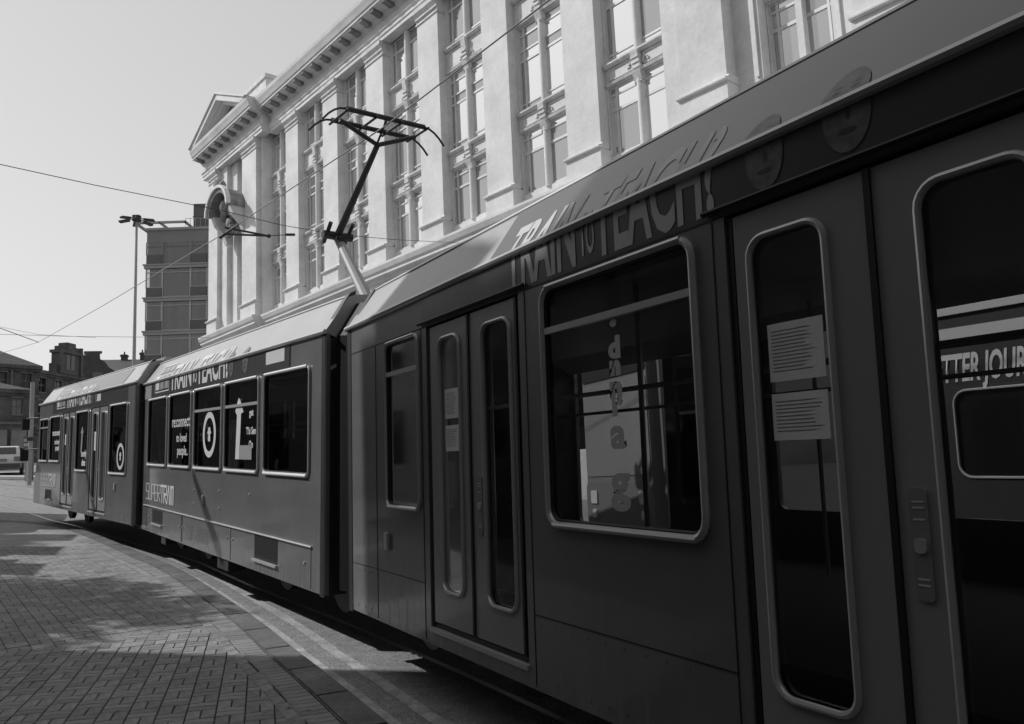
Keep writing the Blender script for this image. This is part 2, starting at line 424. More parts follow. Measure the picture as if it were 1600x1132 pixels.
for c, u, dz in bricks[300:]:
    q = bmat(c, u, dz); mi = rnd.randrange(3)
    vs = [bm.verts.new(q @ Vector(p)) for p in ((-.0962, -.0462, 0), (.0962, -.0462, 0), (.0962, .0462, 0), (-.0962, .0462, 0), (-.0962, -.0462, -.03), (.0962, -.0462, -.03), (.0962, .0462, -.03), (-.0962, .0462, -.03))]
    for f in ((0, 1, 2, 3), (0, 4, 5, 1), (1, 5, 6, 2), (2, 6, 7, 3), (3, 7, 4, 0)):
        k = bm.faces.new([vs[i] for i in f]); k.material_index = mi
o = link('brick_field', bm, m_bricks, pave); o['kind'] = 'stuff'
# far end of the pavement, where single bricks are too small to tell apart
bm = B(); prev = None
for p in [k for k in offs(KC, -0.02) if k.y > 15.9]:
    row = [bm.verts.new((p.x - (p.x + 60) * (k / 6) ** 1.5, p.y, gz(p.x - (p.x + 60) * (k / 6) ** 1.5, p.y) - 0.003)) for k in range(7)]
    if prev:
        for k in range(6): bm.faces.new((prev[k], row[k], row[k + 1], prev[k + 1]))
    prev = row
link('far_paving', bm, m_bricks[0], pave)
# road markings
for k, (a, b, s) in enumerate(((0.33, 0.45, 3), (0.63, 0.745, 5))):
    C = [p for p in catmull(KERB, 40) if 1 < p.y < 21]
    struct(link('painted_line', ribbon(C, a, b, -0.111, jit=0.010, seed=s), m_line))

# ------------------------------------------------------------ the tram
def frame_m(d, n, v, org):
    d = Vector(d); n = Vector(n).normalized(); v = Vector(v).normalized()
    q = Matrix.Identity(4)
    for i in range(3): q[i][0] = -d[i]; q[i][1] = n[i]; q[i][2] = v[i]; q[i][3] = org[i]
    q[2][3] += EYE
    return q
CM = {3: frame_m((-0.50179, 0.864589, 0.026307), (0.864888, 0.501964, 0.0), (0.013205, -0.022753, 0.999654), (2.225865, 1.344469, -1.729401)),
      2: frame_m((-0.583037, 0.810846, 0.050958), (0.8119, 0.583796, 0.0), (0.029749, -0.041373, 0.998701), (2.631759, 2.009732, -1.86757)),
      1: frame_m((-0.641784, 0.765565, 0.044994), (0.766341, 0.642434, 0.0), (0.028906, -0.034481, 0.998987), (3.322759, 2.885329, -1.698278))}
TW = 2.65
FAS = (3.0, 3.38, 0.25, 0.35)          # gutter height, roof edge height, inset, rise
tram = thing('articulated_tram', 'three-section tram with dark advert band and re:connect stickers running close past the kerb', 'tram', CM[2])
TI = CM[2].inverted()
m_glassn = m_tgl

def window(mw, a0, a1, z0, z1, r=0.07, transom=None, parent=tram, glass=None, name='window', y=0.0, fr=0.017, dark=True):
    """rubber surround with a bright rounded rim; the pane is a sub-part"""
    x0, x1 = -a0, -a1
    if x0 > x1: x0, x1 = x1, x0
    bm = B()
    P = rrect(x0, x1, z0, z1, r)
    tube(bm, [(p[0], y - 0.012, p[1]) for p in P], fr, 8, closed=True)
    for f in bm.faces: f.material_index = 0
    n0 = len(bm.faces)
    P2 = rrect(x0 + fr * .9, x1 - fr * .9, z0 + fr * .9, z1 - fr * .9, max(r - fr * .9, .01)); tube(bm, [(p[0], y + 0.004, p[1]) for p in P2], 0.016, 6, closed=True)
    bm.faces.ensure_lookup_table()
    for f in bm.faces[n0:]: f.material_index = 1
    if transom:
        n0 = len(bm.faces); box(bm, x0 + .02, x1 - .02, y - 0.018, y + 0.02, transom - 0.02, transom + 0.018)
    o = link(name, bm, [m_alu, m_rub], parent, TI @ mw if parent is tram else None, smooth=True)
    if parent is tram and mw is not CM[3] and not transom:
        b = B(); prism(b, [(.055, z1 - .15), (.075, z1 - .15), (.075, z1 - .33), (.055, z1 - .33)], x0 + .02, x1 - .02, 'x'); link('light_wedge_strip', b, m_wedge, o)  # pale strip added behind the glass to give the wedge of light
        b = B(); prism(b, [(.075, z1 - .10), (.30, z1 - .16), (.30, z1 + .02), (.075, z1 + .02)], x0 - .05, x1 + .05, 'x'); link('dark_wedge_top', b, m_rub, o)  # dark strip added above the pale one to edge the wedge
    for zz in (z0, z1):
        b = B(); tube(b, [(x0 + r * .6, y - .02, zz), (x1 - r * .6, y - .02, zz)], fr * (1.15 if mw is not CM[3] else .8), 8); link('rim_lip', b, m_lip if mw is not CM[3] else m_alu, o, smooth=True)
    b = B(); Q = rrect(x0 + .008, x1 - .008, z0 + .008, z1 - .008, r - .008)
    b.faces.new([b.verts.new((p[0], y + 0.012, p[1])) for p in Q])
    link('pane', b, glass or (m_tgl if mw is CM[3] else m_fgl), o)
    return o

def door(mw, leaves, z0, z1, gz0, gz1, par=tram):
    """leaves: list of (a_left, a_right, glass_left, glass_right), larger a is farther away"""
    hi, lo = leaves[0][0], leaves[-1][1]
    bm = B()                                            # dark portal behind the leaves
    box(bm, -hi - .03, -lo + .03, 0.055, 0.075, z1 - .0, z1 + .05); box(bm, -hi - .03, -lo + .03, 0.02, 0.3, z0 - .06, z0 - .01)
    box(bm, -hi - .03, -hi, 0.01, 0.1, z0 - .01, z1); box(bm, -lo, -lo + .03, 0.01, 0.1, z0 - .01, z1)
    bw_ = boxes((-hi - .04, -lo + .04, -.014, .02, z0 - .075, z0 - .045))
    link('door_portal', bm, m_rub, par, TI @ mw); link('door_step', bw_, m_alu, par, TI @ mw)
    for al, ar, gl, gr in leaves:
        o = link('door', sheet([(-al + .006, z0), (-ar - .012, z0), (-ar - .012, z1), (-al + .006, z1)], [rrect(-gl, -gr, gz0, gz1, .09)], y=0.012, th=0.035), m_dpaint, par, TI @ mw)
        b = B(); tube(b, [(p[0], 0.006, p[1]) for p in rrect(-gl, -gr, gz0, gz1, .09)], .015, 8, closed=True)
        link('window_rim', b, m_alu, o, smooth=True)
        b = B(); b.faces.new([b.verts.new((p[0], 0.03, p[1])) for p in rrect(-gl + .004, -gr - .004, gz0 + .004, gz1 - .004, .086)])
        link('pane', b, m_tgl if mw is CM[3] else m_fgl, o)
        b = boxes((-ar - .02, -ar + .008, 0.0, .03, z0, z1)); link('edge_seal', b, m_rub, o)

def carriage(mw, a0, a1, wins, doors, nose=False, fas_from=None, endcol=True, sill=0.35, fwins=None):
    """a0 > a1; wins: (aL, aR, z0, z1); doors: (aL, aR, z0, z1)"""
    holes = [rrect(-w_[0], -w_[1], w_[2], w_[3], .07) for w_ in wins] + [[(-d_[0], d_[2] - .06), (-d_[1], d_[2] - .06), (-d_[1], d_[3]), (-d_[0], d_[3])] for d_ in doors]
    if nose: outer = [(-a0 - .30, sill + .02), (-a1, sill), (-a1, 3.0), (-a0 + .12, 3.0), (-a0 - .02, 1.5), (-a0 - .30, .9)]
    else: outer = [(-a0, sill), (-a1, sill), (-a1, 3.0), (-a0, 3.0)]
    o = link('side_wall', sheet(outer, holes, 0, .045), m_bodyp, tram, TI @ mw)
    # far side wall with the same window rhythm
    fw = fwins if fwins is not None else wins
    holes = [rrect(-w_[0], -w_[1], w_[2], w_[3], .07) for w_ in fw]
    link('side_wall', sheet([(-a0, sill), (-a1, sill), (-a1, 3.0), (-a0, 3.0)], holes, TW - .045, .045), m_bodyp, tram, TI @ mw)
    for w_ in fw:
        b = B(); b.faces.new([b.verts.new((p[0], TW - .02, p[1])) for p in rrect(-w_[0], -w_[1], w_[2], w_[3], .07)])
        link('far_pane', b, m_tgl, tram, TI @ mw)
    # roof: gutter, sloping fascia, crown
    z0, z1, dy, dz = FAS
    ra = a0 - (.35 if nose else 0)
    prof = [(0.0, 3.0), (0.0, 3.04), (dy, z1 + .02), (dy + .07, z1 + .05), (.9, 3.50), (TW / 2, 3.52), (TW - .9, 3.50), (TW - dy - .07, z1 + .05), (TW - dy, z1 + .02), (TW, 3.04), (TW, 3.0), (TW - .12, 2.96), (.12, 2.96)]
    bm = B(); prism(bm, prof, -ra, -a1, 'x'); link('roof', bm, m_roofp, tram, TI @ mw)
    bm = B(); tube(bm, [(-a0 + (.1 if nose else 0), -.014, 3.018), (-a1, -.014, 3.018)], .024, 8); link('gutter', bm, m_alu, tram, TI @ mw, smooth=True)
    bm = B(); tube(bm, [(-ra + .0, dy + .02, z1 + .035), (-a1 - .03, dy + .02, z1 + .035)], .022, 8); link('roof_edge_rail', bm, m_alu, tram, TI @ mw, smooth=True)
    # ends, floor, ceiling, skirt underside
    e = 0 if not nose else .2
    bm = boxes((-a0 + e, -a0 + e + .04, .05, TW - .05, sill, 2.96), (-a1 - .04, -a1, .05, TW - .05, sill, 2.96)); 
    # leave a gangway through each end
    bm.free()
    for xx in (-a0 + e, -a1 - .04):
        bm = B()
        box(bm, xx, xx + .04, .046, .65, sill, 2.955); box(bm, xx, xx + .04, TW - .65, TW - .046, sill, 2.955); box(bm, xx, xx + .04, .65, TW - .65, 2.3, 2.955); box(bm, xx, xx + .04, .65, TW - .65, sill, .85)
        link('end_wall', bm, m_blk, tram, TI @ mw)
    fl = .86
    bm = boxes((-a0 + e, -a1, .05, TW - .05, fl - .06, fl)); link('floor', bm, m_floor, tram, TI @ mw)
    bm = boxes((-a0 + e, -a1, .30, TW - .30, 2.76, 2.79)); prism(bm, [(.05, 2.62), (.30, 2.76), (.30, 2.79), (.05, 2.66)], -a0 + e, -a1, 'x'); prism(bm, [(TW - .05, 2.62), (TW - .30, 2.76), (TW - .30, 2.79), (TW - .05, 2.66)], -a0 + e, -a1, 'x')
    link('ceiling', bm, m_inceil, tram, TI @ mw)
    bm = boxes((-a0 + .6, -a1 - .5, .35, TW - .35, .45, .8), (-a0 + .2, -a1 - .2, .25, TW - .25, .55, .8)); link('underframe', bm, m_under, tram, TI @ mw)
    bm = B(); 
    for y in (.55, TW - .55): tube(bm, [(-a0 + .5, y, 2.12), (-a1 - .3, y, 2.12)], .017, 6)
    k = a1 + .8
    while k < a0 - .6:
        for y in (.55, TW - .55): tube(bm, [(-k, y, fl), (-k, y, 2.76)], .016, 6)
        k += 1.9
    link('handrail', bm, m_alu, tram, TI @ mw, smooth=True)

def seat_row(mw, aa, z=.86):
    bm = B()
    for y0 in (.12, .58, 1.62, 2.08):
        box(bm, -aa - .22, -aa + .22, y0, y0 + .43, z + .36, z + .46); prism(bm, [(-aa + .16, z + .46), (-aa + .24, z + 1.08), (-aa + .30, z + 1.08), (-aa + .24, z + .40)], y0 + .01, y0 + .42); box(bm, -aa - .1, -aa + .1, y0 + .15, y0 + .28, z, z + .36)
    bmesh.ops.bevel(bm, geom=bm.edges[:], offset=.015, segments=1, affect='EDGES')
    return link('seat_row', bm, m_seat, tram, TI @ mw)

# --- near section
W3 = [(6.68, 5.98, 1.34, 2.73), (4.10, 2.79, 1.33, 2.72), (.35, -.9, 1.33, 2.72)]
D3 = [(5.83, 4.40, .52, 2.76), (2.585, 1.10, .52, 2.76)]
FW3 = [(7.62, 6.1, .98, 2.73), (5.95, 4.9, 1.24, 2.73), (4.75, 3.85, 1.24, 2.73), (3.7, 2.2, 1.24, 2.73), (2.05, .6, 1.34, 2.73), (.45, -2.2, 1.34, 2.73)]
carriage(CM[3], 7.72, -2.6, W3, D3, fwins=FW3)
window(CM[3], *W3[0], transom=2.46); window(CM[3], *W3[1], transom=2.46, fr=.02, r=.1); window(CM[3], *W3[2])
door(CM[3], [(5.79, 5.12, 5.62, 5.27), (5.12, 4.44, 4.92, 4.53)], .52, 2.74, .76, 2.63)
door(CM[3], [(2.55, 1.86, 2.46, 2.07), (1.86, 1.15, 1.68, 1.28)], .52, 2.74, .74, 2.62)
# --- middle section
W2 = [(16.10, 14.68, 1.53, 2.70), (14.50, 13.13, 1.53, 2.70), (12.93, 11.52, 1.53, 2.70), (11.37, 9.98, 1.53, 2.70), (9.78, 8.34, 1.53, 2.70)]
carriage(CM[2], 16.62, 7.92, W2, [])
for i, q in enumerate(W2): window(CM[2], *q, transom=2.38 if i in (2, 3) else None)
# --- leading section
W1 = [(25.25, 24.2, 1.50, 2.60), (23.95, 22.75, 1.50, 2.62), (21.05, 19.90, 1.30, 2.63), (18.1, 16.85, 1.28, 2.65)]
D1 = [(22.60, 21.25, .48, 2.68), (19.75, 18.3, .48, 2.68)]
carriage(CM[1], 25.60, 16.30, W1, D1, nose=True)
for i, q in enumerate(W1): window(CM[1], *q, transom=2.38 if i in (0,) else None)
door(CM[1], [(22.57, 21.92, 22.42, 22.1), (21.92, 21.28, 21.75, 21.43)], .5, 2.66, .72, 2.55)
door(CM[1], [(19.72, 19.04, 19.56, 19.22), (19.04, 18.33, 18.86, 18.5)], .5, 2.66, .72, 2.55)
for mw, L in ((CM[3], (.2,)), (CM[2], (15.6, 14.3, 12.9, 11.4, 10.1, 8.7)), (CM[1], (24.6, 23.3, 20.5, 17.5))):
    for a in L: seat_row(mw, a)
# nose of the leading section
bm = B()
N = [(25.6, .15, .35), (26.1, .55, .35)]
prof = [(-25.90, .37), (-25.88, .9), (-25.62, 1.5), (-25.48, 3.0)]
L0 = [bm.verts.new((x, 0.0, z)) for x, z in prof]; L1 = [bm.verts.new((x - .42, .45, z)) for x, z in prof]; L2 = [bm.verts.new((x - .55, TW / 2, z)) for x, z in prof]
L3 = [bm.verts.new((x - .42, TW - .45, z)) for x, z in prof]; L4 = [bm.verts.new((x, TW, z)) for x, z in prof]
RW = [L0, L1, L2, L3, L4]
for a, b in zip(RW, RW[1:]):
    for i in range(3):
        f = bm.faces.new((a[i], a[i + 1], b[i + 1], b[i])); f.material_index = 1 if i == 2 else 0
bm.faces.new([r[3] for r in RW]); bm.faces.new([r[0] for r in RW][::-1])
link('cab_nose', bm, [m_bodyp, m_tglass], tram, TI @ CM[1])
for z0 in (2.55, 1.7):
    b = B(); tube(b, [(-25.7, .02, z0 + .12), (-25.95, -.16, z0 + .14), (-26.0, -.24, z0 + .08)], .018, 6); box(b, -26.08, -25.92, -.34, -.16, z0 - .20, z0 + .10)
    link('mirror', b, m_blk, tram, TI @ CM[1])
# articulation bellows between the sections
def bellows(ma, aa, mb, ab):
    bm = B(); prof = [(.10, .42), (.10, 2.98), (.32, 3.34), (TW - .32, 3.34), (TW - .10, 2.98), (TW - .10, .42)]
    rings = []
    for k in range(9):
        t = k / 8; dd = .035 if k % 2 else 0
        ring = []
        for y, z in prof:
            y2 = y + (dd if y < 1.3 else -dd); p = (ma @ Vector((-aa, y2, z))).lerp(mb @ Vector((-ab, y2, z)), t)
            ring.append(bm.verts.new(TI @ p))
        rings.append(ring)
    for a, b in zip(rings, rings[1:]):
        for i in range(5): bm.faces.new((a[i], a[i + 1], b[i + 1], b[i]))
        bm.faces.new((a[5], a[0], b[0], b[5]))
    link('bellows', bm, m_rub, tram)
bellows(CM[3], 7.70, CM[2], 7.94); bellows(CM[2], 16.60, CM[1], 16.32)
# roof-top joint covers, dark
for mw, a in ((CM[3], 7.66), (CM[2], 7.98), (CM[2], 16.56), (CM[1], 16.36)):
    s = .05
    b = B(); prism(b, [(-.005, .33), (-.005, 3.02), (.26, 3.44), (.33, 3.48), (.33, 3.40), (.05, 2.98), (.05, .33)], -a - s, -a + s, 'x'); link('end_frame', b, m_blk, tram, TI @ mw)

# roof equipment
def podb(mw, a0, a1, y0, y1, z0, z1, m=m_roofp):
    b = boxes((-a0, -a1, y0, y1, z0, z1)); bmesh.ops.bevel(b, geom=b.edges[:], offset=.03, segments=2, affect='EDGES'); link('roof_equipment', b, m, tram, TI @ mw)
podb(CM[1], 23.2, 17.2, .75, 1.0, 3.5, 3.62); podb(CM[1], 22.5, 19.0, 1.2, 2.2, 3.5, 3.72)
podb(CM[2], 15.6, 12.0, .8, 1.9, 3.5, 3.6)
# contrast bands: advert film along the top of the side and up the roof fascia
def band(mw, a0, a1, z0, z1, m, y=-.003, name='advert_band'):
    bm = B(); n = 1
    vs = [[bm.verts.new((x, y, z)) for z in (z0, z1)] for x in (-a0, -a1)]
    bm.faces.new((vs[0][0], vs[1][0], vs[1][1], vs[0][1])); return link(name, bm, m, tram, TI @ mw)
def fband(mw, a0, a1, m, t0=0.02, t1=1.0, y=-.003):
    bm = B(); z0, z1, dy, dz = FAS
    P = [(y - .001 + t * dy, z0 + .04 + t * (z1 + .02 - z0 - .04)) for t in (t0, t1)]
    nrm = Vector((0, -dz, dy)).normalized() * .004
    vs = [[bm.verts.new((x, p[0] + nrm.y, p[1] + nrm.z)) for p in P] for x in (-a0, -a1)]
    bm.faces.new((vs[0][0], vs[1][0], vs[1][1], vs[0][1])); return link('advert_band', bm, m, tram, TI @ mw)
band(CM[3], 5.9, -2.5, 2.765, 2.992, m_ad); fband(CM[3], 4.75, -2.5, m_ad)
band(CM[2], 16.5, 8.95, 2.735, 2.992, m_ad); 
band(CM[1], 23.8, 16.9, 2.70, 2.992, m_ad); fband(CM[1], 23.6, 17.3, m_ad, .0, .93)
band(CM[2], 16.55, 15.95, 2.73, 2.995, m_grey, y=-.005)
# lettering over the gutter
TF = (3.0, 3.38, .25, .35)
def big(mw, a_l, a_r, size, m=m_grey):
    xc = -(a_l + a_r) / 2
    text_on(tram, 'TRAIN', xc - (a_l - a_r) * .285, 2.80, size, m, TI @ mw, sx=.45 * (a_l - a_r) / 1.7, bold=.016, fascia=TF)
    text_on(tram, 'TO', xc - (a_l - a_r) * .005, 2.83, size * .5, m, TI @ mw, sx=.33 * (a_l - a_r) / 1.7, bold=.005, fascia=TF)
    text_on(tram, 'TEACH?', xc + (a_l - a_r) * .30, 2.80, size, m, TI @ mw, sx=.435 * (a_l - a_r) / 1.7, bold=.016, fascia=TF)
big(CM[2], 14.5, 11.45, .58, m_white); big(CM[1], 22.2, 19.95, .58, m_white)
big(CM[3], 4.5, 2.72, .58, m_grey2)
def logo_box(mw, a_l, a_r, z0=2.80, z1=3.28):
    bm = B(); x0, x1 = -a_l, -a_r; t = .02
    def q(xa, xb, za, zb, mi):
        n = max(1, 1); v = [bm.verts.new((x, -.007, z)) for x, z in ((xa, za), (xb, za), (xb, zb), (xa, zb))]; f = bm.faces.new(v); f.material_index = mi
    q(x0, x1, z0, z0 + t, 0); q(x0, x1, z1 - t, z1, 0); q(x0, x0 + t, z0, z1, 0); q(x1 - t, x1, z0, z1, 0)
    for i in range(3):
        w_ = (x1 - x0 - 2 * t) / 3
        q(x0 + t + i * w_ + .03, x0 + t + (i + 1) * w_ - .03, z0 + .05, z1 - .22, 1 if i else 0)
        q(x0 + t + i * w_ + .03, x0 + t + (i + 1) * w_ - .03, z1 - .17, z1 - .05, 1)
    wrap(bm, TF, -.007); link('advert_logo', bm, [m_white, m_grey], tram, TI @ mw)
logo_box(CM[2], 15.65, 14.62); logo_box(CM[1], 23.3, 22.35); logo_box(CM[3], 6.0, 4.95) if False else None
band(CM[2], 9.75, 9.12, 2.82, 2.97, m_white, y=-.006, name='advert_label'); band(CM[1], 19.4, 18.95, 2.80, 2.95, m_white, y=-.006, name='advert_label')
# portraits printed in the advert band, plain ovals with hair, brow, eyes and mouth
def portrait(mw, a, zc, s):
    bm = B()
    def ell(cx, cz, rx, rz, mi, y, n=20, a0=0, a1=360):
        v = [bm.verts.new((cx + rx * math.cos(R(a0 + (a1 - a0) * i / n)), y, cz + rz * math.sin(R(a0 + (a1 - a0) * i / n)))) for i in range(n)]; f = bm.faces.new(v); f.material_index = mi
    ell(-a, zc - .02 * s, .13 * s, .19 * s, 0, -.0065)
    for dx in (-.05, .05): ell(-a + dx * s, zc + .03 * s, .028 * s, .012 * s, 1, -.0075, 10); ell(-a + dx * s, zc + .065 * s, .035 * s, .007 * s, 1, -.0075, 8)
    ell(-a, zc - .11 * s, .05 * s, .014 * s, 1, -.0075, 10); ell(-a + .01 * s, zc - .035 * s, .016 * s, .03 * s, 2, -.0075, 8)
    wrap(bm, TF, -.007); link('portrait_print', bm, [m_adf, m_ad, m_ad], tram, TI @ mw)
for mw, L in ((CM[3], ((2.33, 2.97, .8), (1.92, 3.0, .85))), (CM[2], ((11.15, 2.95, .8), (10.55, 2.96, .85))), (CM[1], ((19.7, 2.94, .8), (19.35, 2.95, .8)))):
    for a, z, s in L: portrait(mw, a, z, s)

# SUPERTRAM wordmark drawn in square strokes
GL = {'S': [[(1, 1), (0, 1), (0, .5), (1, .5), (1, 0), (0, 0)]], 'U': [[(0, 1), (0, 0), (1, 0), (1, 1)]], 'P': [[(0, 0), (0, 1), (1, 1), (1, .42), (0, .42)]],
      'E': [[(1, 1), (0, 1), (0, 0), (1, 0)], [(0, .5), (.9, .5)]], 'R': [[(0, 0), (0, 1), (1, 1), (1, .5), (.1, .5), (1, 0)]], 'T': [[(0, 1), (1, 1)], [(.5, 1), (.5, 0)]],
      'A': [[(0, 0), (.45, 1), (.6, 1), (.95, 0)]], 'M': [[(0, 0), (0, 1), (1, 1), (1, 0)], [(.5, 1), (.5, 0)]]}
def wordmark(mw, aL, z0, h, wd):
    bm = B(); n = 9; cw = wd / n; x = -aL
    for i, ch in enumerate('SUPERTRAM'):
        t = h * .15; ww = cw * .80
        for st in GL[ch]:
            offl = [(-.0, 0)] if i >= 5 else [(-t * .42, 0), (t * .42, 0)]
            tt = t if i >= 5 else t * .42
            for dx, _ in offl:
                for p, q in zip(st, st[1:]):
                    p = Vector((x + p[0] * ww + dx, z0 + p[1] * h)); q = Vector((x + q[0] * ww + dx, z0 + q[1] * h)); d = (q - p).normalized(); nn = Vector((-d.y, d.x)) * tt * (.5 if abs(d.x) > .7 else .62); p = p - d * tt * .5; q = q + d * tt * .5
                    yy = -.005 - .0004 * len(bm.faces) / 10
                    f = bm.faces.new([bm.verts.new((c.x, yy, c.y)) for c in (p - nn, q - nn, q + nn, p + nn)]); f.material_index = 0 if i >= 5 else 1
        x += cw
    link('wordmark', bm, [m_white, m_grey2], tram, TI @ mw)
wordmark(CM[2], 16.15, .92, .27, 2.05); wordmark(CM[1], 25.1, .92, .24, 2.0)
# window stickers
def ring(mw, a, z, r0, r1, m, y=-.002, inner=True):
    bm = B(); n = 32
    o_ = [bm.verts.new((-a + r1 * math.cos(6.2832 * i / n), y, z + r1 * math.sin(6.2832 * i / n))) for i in range(n)]
    i_ = [bm.verts.new((-a + r0 * math.cos(6.2832 * i / n), y, z + r0 * math.sin(6.2832 * i / n))) for i in range(n)]
    for k in range(n): bm.faces.new((o_[k], o_[(k + 1) % n], i_[(k + 1) % n], i_[k]))
    if inner:
        s = r0 * .45
        for (xa, xb, za, zb) in ((-.55, .55, -.9, .1), (-.9, .9, .1, .5), (-.55, .55, .5, .95)):
            bm.faces.new([bm.verts.new((-a + x * s, y, z + q * s)) for x, q in ((xa, za), (xb, za), (xb * .8, zb), (xa * .8, zb))])
    link('window_sticker', bm, m, tram, TI @ mw)
Y = -.002
text_on(tram, 're:connect', -13.8, 2.17, .26, m_white, TI @ CM[2], y=Y, sx=1.0, bold=.004, name='window_sticker')
text_on(tram, 'to loved', -13.72, 1.93, .19, m_white, TI @ CM[2], y=Y, bold=.004, name='window_sticker'); text_on(tram, 'people..', -13.65, 1.72, .21, m_white, TI @ CM[2], y=Y, bold=.004, name='window_sticker')
ring(CM[2], 12.15, 2.02, .24, .33, m_white)
def tower(mw, a, z, s, m):
    bm = B()
    prism(bm, [(-a - .17 * s, z), (-a + .0 * s, z), (-a + .06 * s, z + .62 * s), (-a + .16 * s, z + .64 * s), (-a + .02 * s, z + .80 * s), (-a - .06 * s, z + .84 * s), (-a - .20 * s, z + .66 * s), (-a - .12 * s, z + .6 * s)], -.002, .002)
    link('window_sticker', bm, m, tram, TI @ mw)
tower(CM[2], 10.75, 1.68, .95, m_white)
band(CM[2], 10.75, 10.25, 1.68, 1.86, m_grey, y=Y, name='window_sticker')
for s_, z in (('get', 2.23), ('Thi Sen', 2.0), ('On', 1.83)): text_on(tram, s_, -10.28, z, .125, m_white, TI @ CM[2], y=Y, bold=.004, name='window_sticker')
text_on(tram, 're:connect', -23.3, 2.15, .20, m_white, TI @ CM[1], y=Y, bold=.01, name='window_sticker'); text_on(tram, 'to loved', -23.15, 1.93, .16, m_white, TI @ CM[1], y=Y, bold=.01, name='window_sticker'); text_on(tram, 'people', -23.1, 1.78, .16, m_white, TI @ CM[1], y=Y, bold=.01, name='window_sticker')
text_on(tram, 'lovely', -20.3, 1.62, .2, m_white, TI @ CM[1], y=Y, bold=.01, name='window_sticker'); text_on(tram, 'date', -20.3, 1.42, .2, m_white, TI @ CM[1], y=Y, bold=.01, name='window_sticker')
tower(CM[1], 20.5, 1.7, .7, m_grey); ring(CM[1], 17.3, 1.62, .19, .26, m_white)
# letters stacked up the big window of the near section
for ch, z, s_ in (('g', 1.50, .26), ('a', 1.76, .22), ('r', 1.93, .16), ('n', 2.02, .16), ('n', 2.14, .14), ('d', 2.23, .15), ('.', 2.40, .2)):
    text_on(tram, ch, -3.42, z, s_, m_grey2, TI @ CM[3], y=Y, bold=.010, sx=1.3, rot=0, name='window_sticker')
# paper notices on the doors
def notice(mw, a0, a1, z0, z1):
    o = link('paper_notice', boxes((-a0, -a1, .024, .027, z0, z1)), m_paper, tram, TI @ mw)
    bm = B(); rr = random.Random(int(a0 * 10 + z0 * 7)); z = z1 - .035
    while z > z0 + .03:
        L = (a0 - a1); bm.faces.new([bm.verts.new((x, .0232, q)) for x, q in ((-a0 + .02, z), (-a0 + .02 + L * rr.uniform(.5, .85), z), (-a0 + .02 + L * rr.uniform(.5, .85), z + .004), (-a0 + .02, z + .004))]); z -= .015
    link('print_lines', bm, m_ad2, o)
notice(CM[3], 2.40, 2.12, 2.00, 2.24); notice(CM[3], 2.40, 2.12, 1.76, 1.95); notice(CM[3], 5.56, 5.34, 2.02, 2.24); notice(CM[3], 5.56, 5.34, 1.78, 1.97)
notice(CM[1], 22.38, 22.14, 1.9, 2.15); notice(CM[1], 19.5, 19.28, 1.75, 2.15)
# door buttons with their label plates
m_off_w = m_grey2
def button(mw, a, z0, z1):
    b = B(); prism(b, rrect(-a - .035, -a + .035, z0, z1, .02), .004, .013); o = link('button_plate', b, m_ad2, tram, TI @ mw)
    b = B(); prism(b, rrect(-a - .022, -a + .022, (z0 + z1) / 2 - .03, (z0 + z1) / 2 + .02, .015), -.004, .005); link('door_button', b, m_alu, o)
    [link('plate_mark', boxes((-a - .022, -a + .022, .0022, .004, z, z + .006)), m_off_w, o) for z in (z1 - .05, z1 - .07, z1 - .11, z0 + .05, z0 + .07)]
button(CM[3], 5.0, 1.21, 1.60); button(CM[3], 1.77, 1.20, 1.58); button(CM[1], 21.85, 1.2, 1.5); button(CM[1], 18.97, 1.2, 1.5)
# side marker lamps, vents, access panels, belt strip
for mw, a, z in ((CM[3], 6.69, 1.02), (CM[2], 12.37, 1.05), (CM[1], 17.6, 1.0)):
    b = boxes((-a - .045, -a + .045, -.03, 0, z - .05, z + .10)); bmesh.ops.bevel(b, geom=b.edges[:], offset=.01, segments=2, affect='EDGES'); link('marker_lamp', b, m_alu, tram, TI @ mw)
def vent(mw, a0, a1, z0, z1):
    b = boxes((-a0, -a1, -.004, .002, z0, z1)); o = link('side_vent', b, m_rub, tram, TI @ mw)
    bb = boxes((-a0 - .015, -a1 + .015, -.035, .0, z0 - .03, z0 - .004)); link('vent_sill', bb, m_alu, o)
vent(CM[2], 15.62, 14.88, .53, .76); vent(CM[2], 10.08, 9.28, .50, .78); vent(CM[1], 24.35, 23.6, .55, .78)
b = B(); tube(b, [(-16.3, -.012, .80), (-8.25, -.012, .80)], .012, 6); link('belt_strip', b, m_alu, tram, TI @ CM[2])
b = B(); tube(b, [(-24.9, -.012, .86), (-23.2, -.012, .86)], .010, 6); link('belt_strip', b, m_alu, tram, TI @ CM[1])
bm = B()
for a in (16.1, 13.6, 11.05, 8.28, 13.55):
    box(bm, -a - .004, -a + .004, -.0035, 0.001, .37, .79)
box(bm, -8.95 - .006, -8.95 + .006, -.009, .001, 2.74, 2.99)
link('panel_joint', bm, m_rub, tram, TI @ CM[2])
bm = B()
for a, z in ((13.7, .60), (13.5, .60), (11.2, .64), (10.95, .64), (8.45, .62), (15.9, .62), (10.3, 1.25), (12.9, 1.0), (12.9, 1.2), (11.6, 1.0), (11.6, 1.24)):
    prism(bm, rrect(-a - .014, -a + .014, z - .014, z + .014, .012, 3), -.014, 0)
link('panel_catch', bm, m_alu, tram, TI @ CM[2])
bm = B()
for i in range(9):
    for a0, a1 in ((13.35, 12.95), (12.7, 12.1)): box(bm, -a0, -a1, -.006, .0, .47 + i * .024, .478 + i * .024)
link('louvre', bm, m_skirt, tram, TI @ CM[2])
# grey skirt below the belt strip on the middle section
for a0, a1, zz in ((13.53, 11.07, 0),): pass
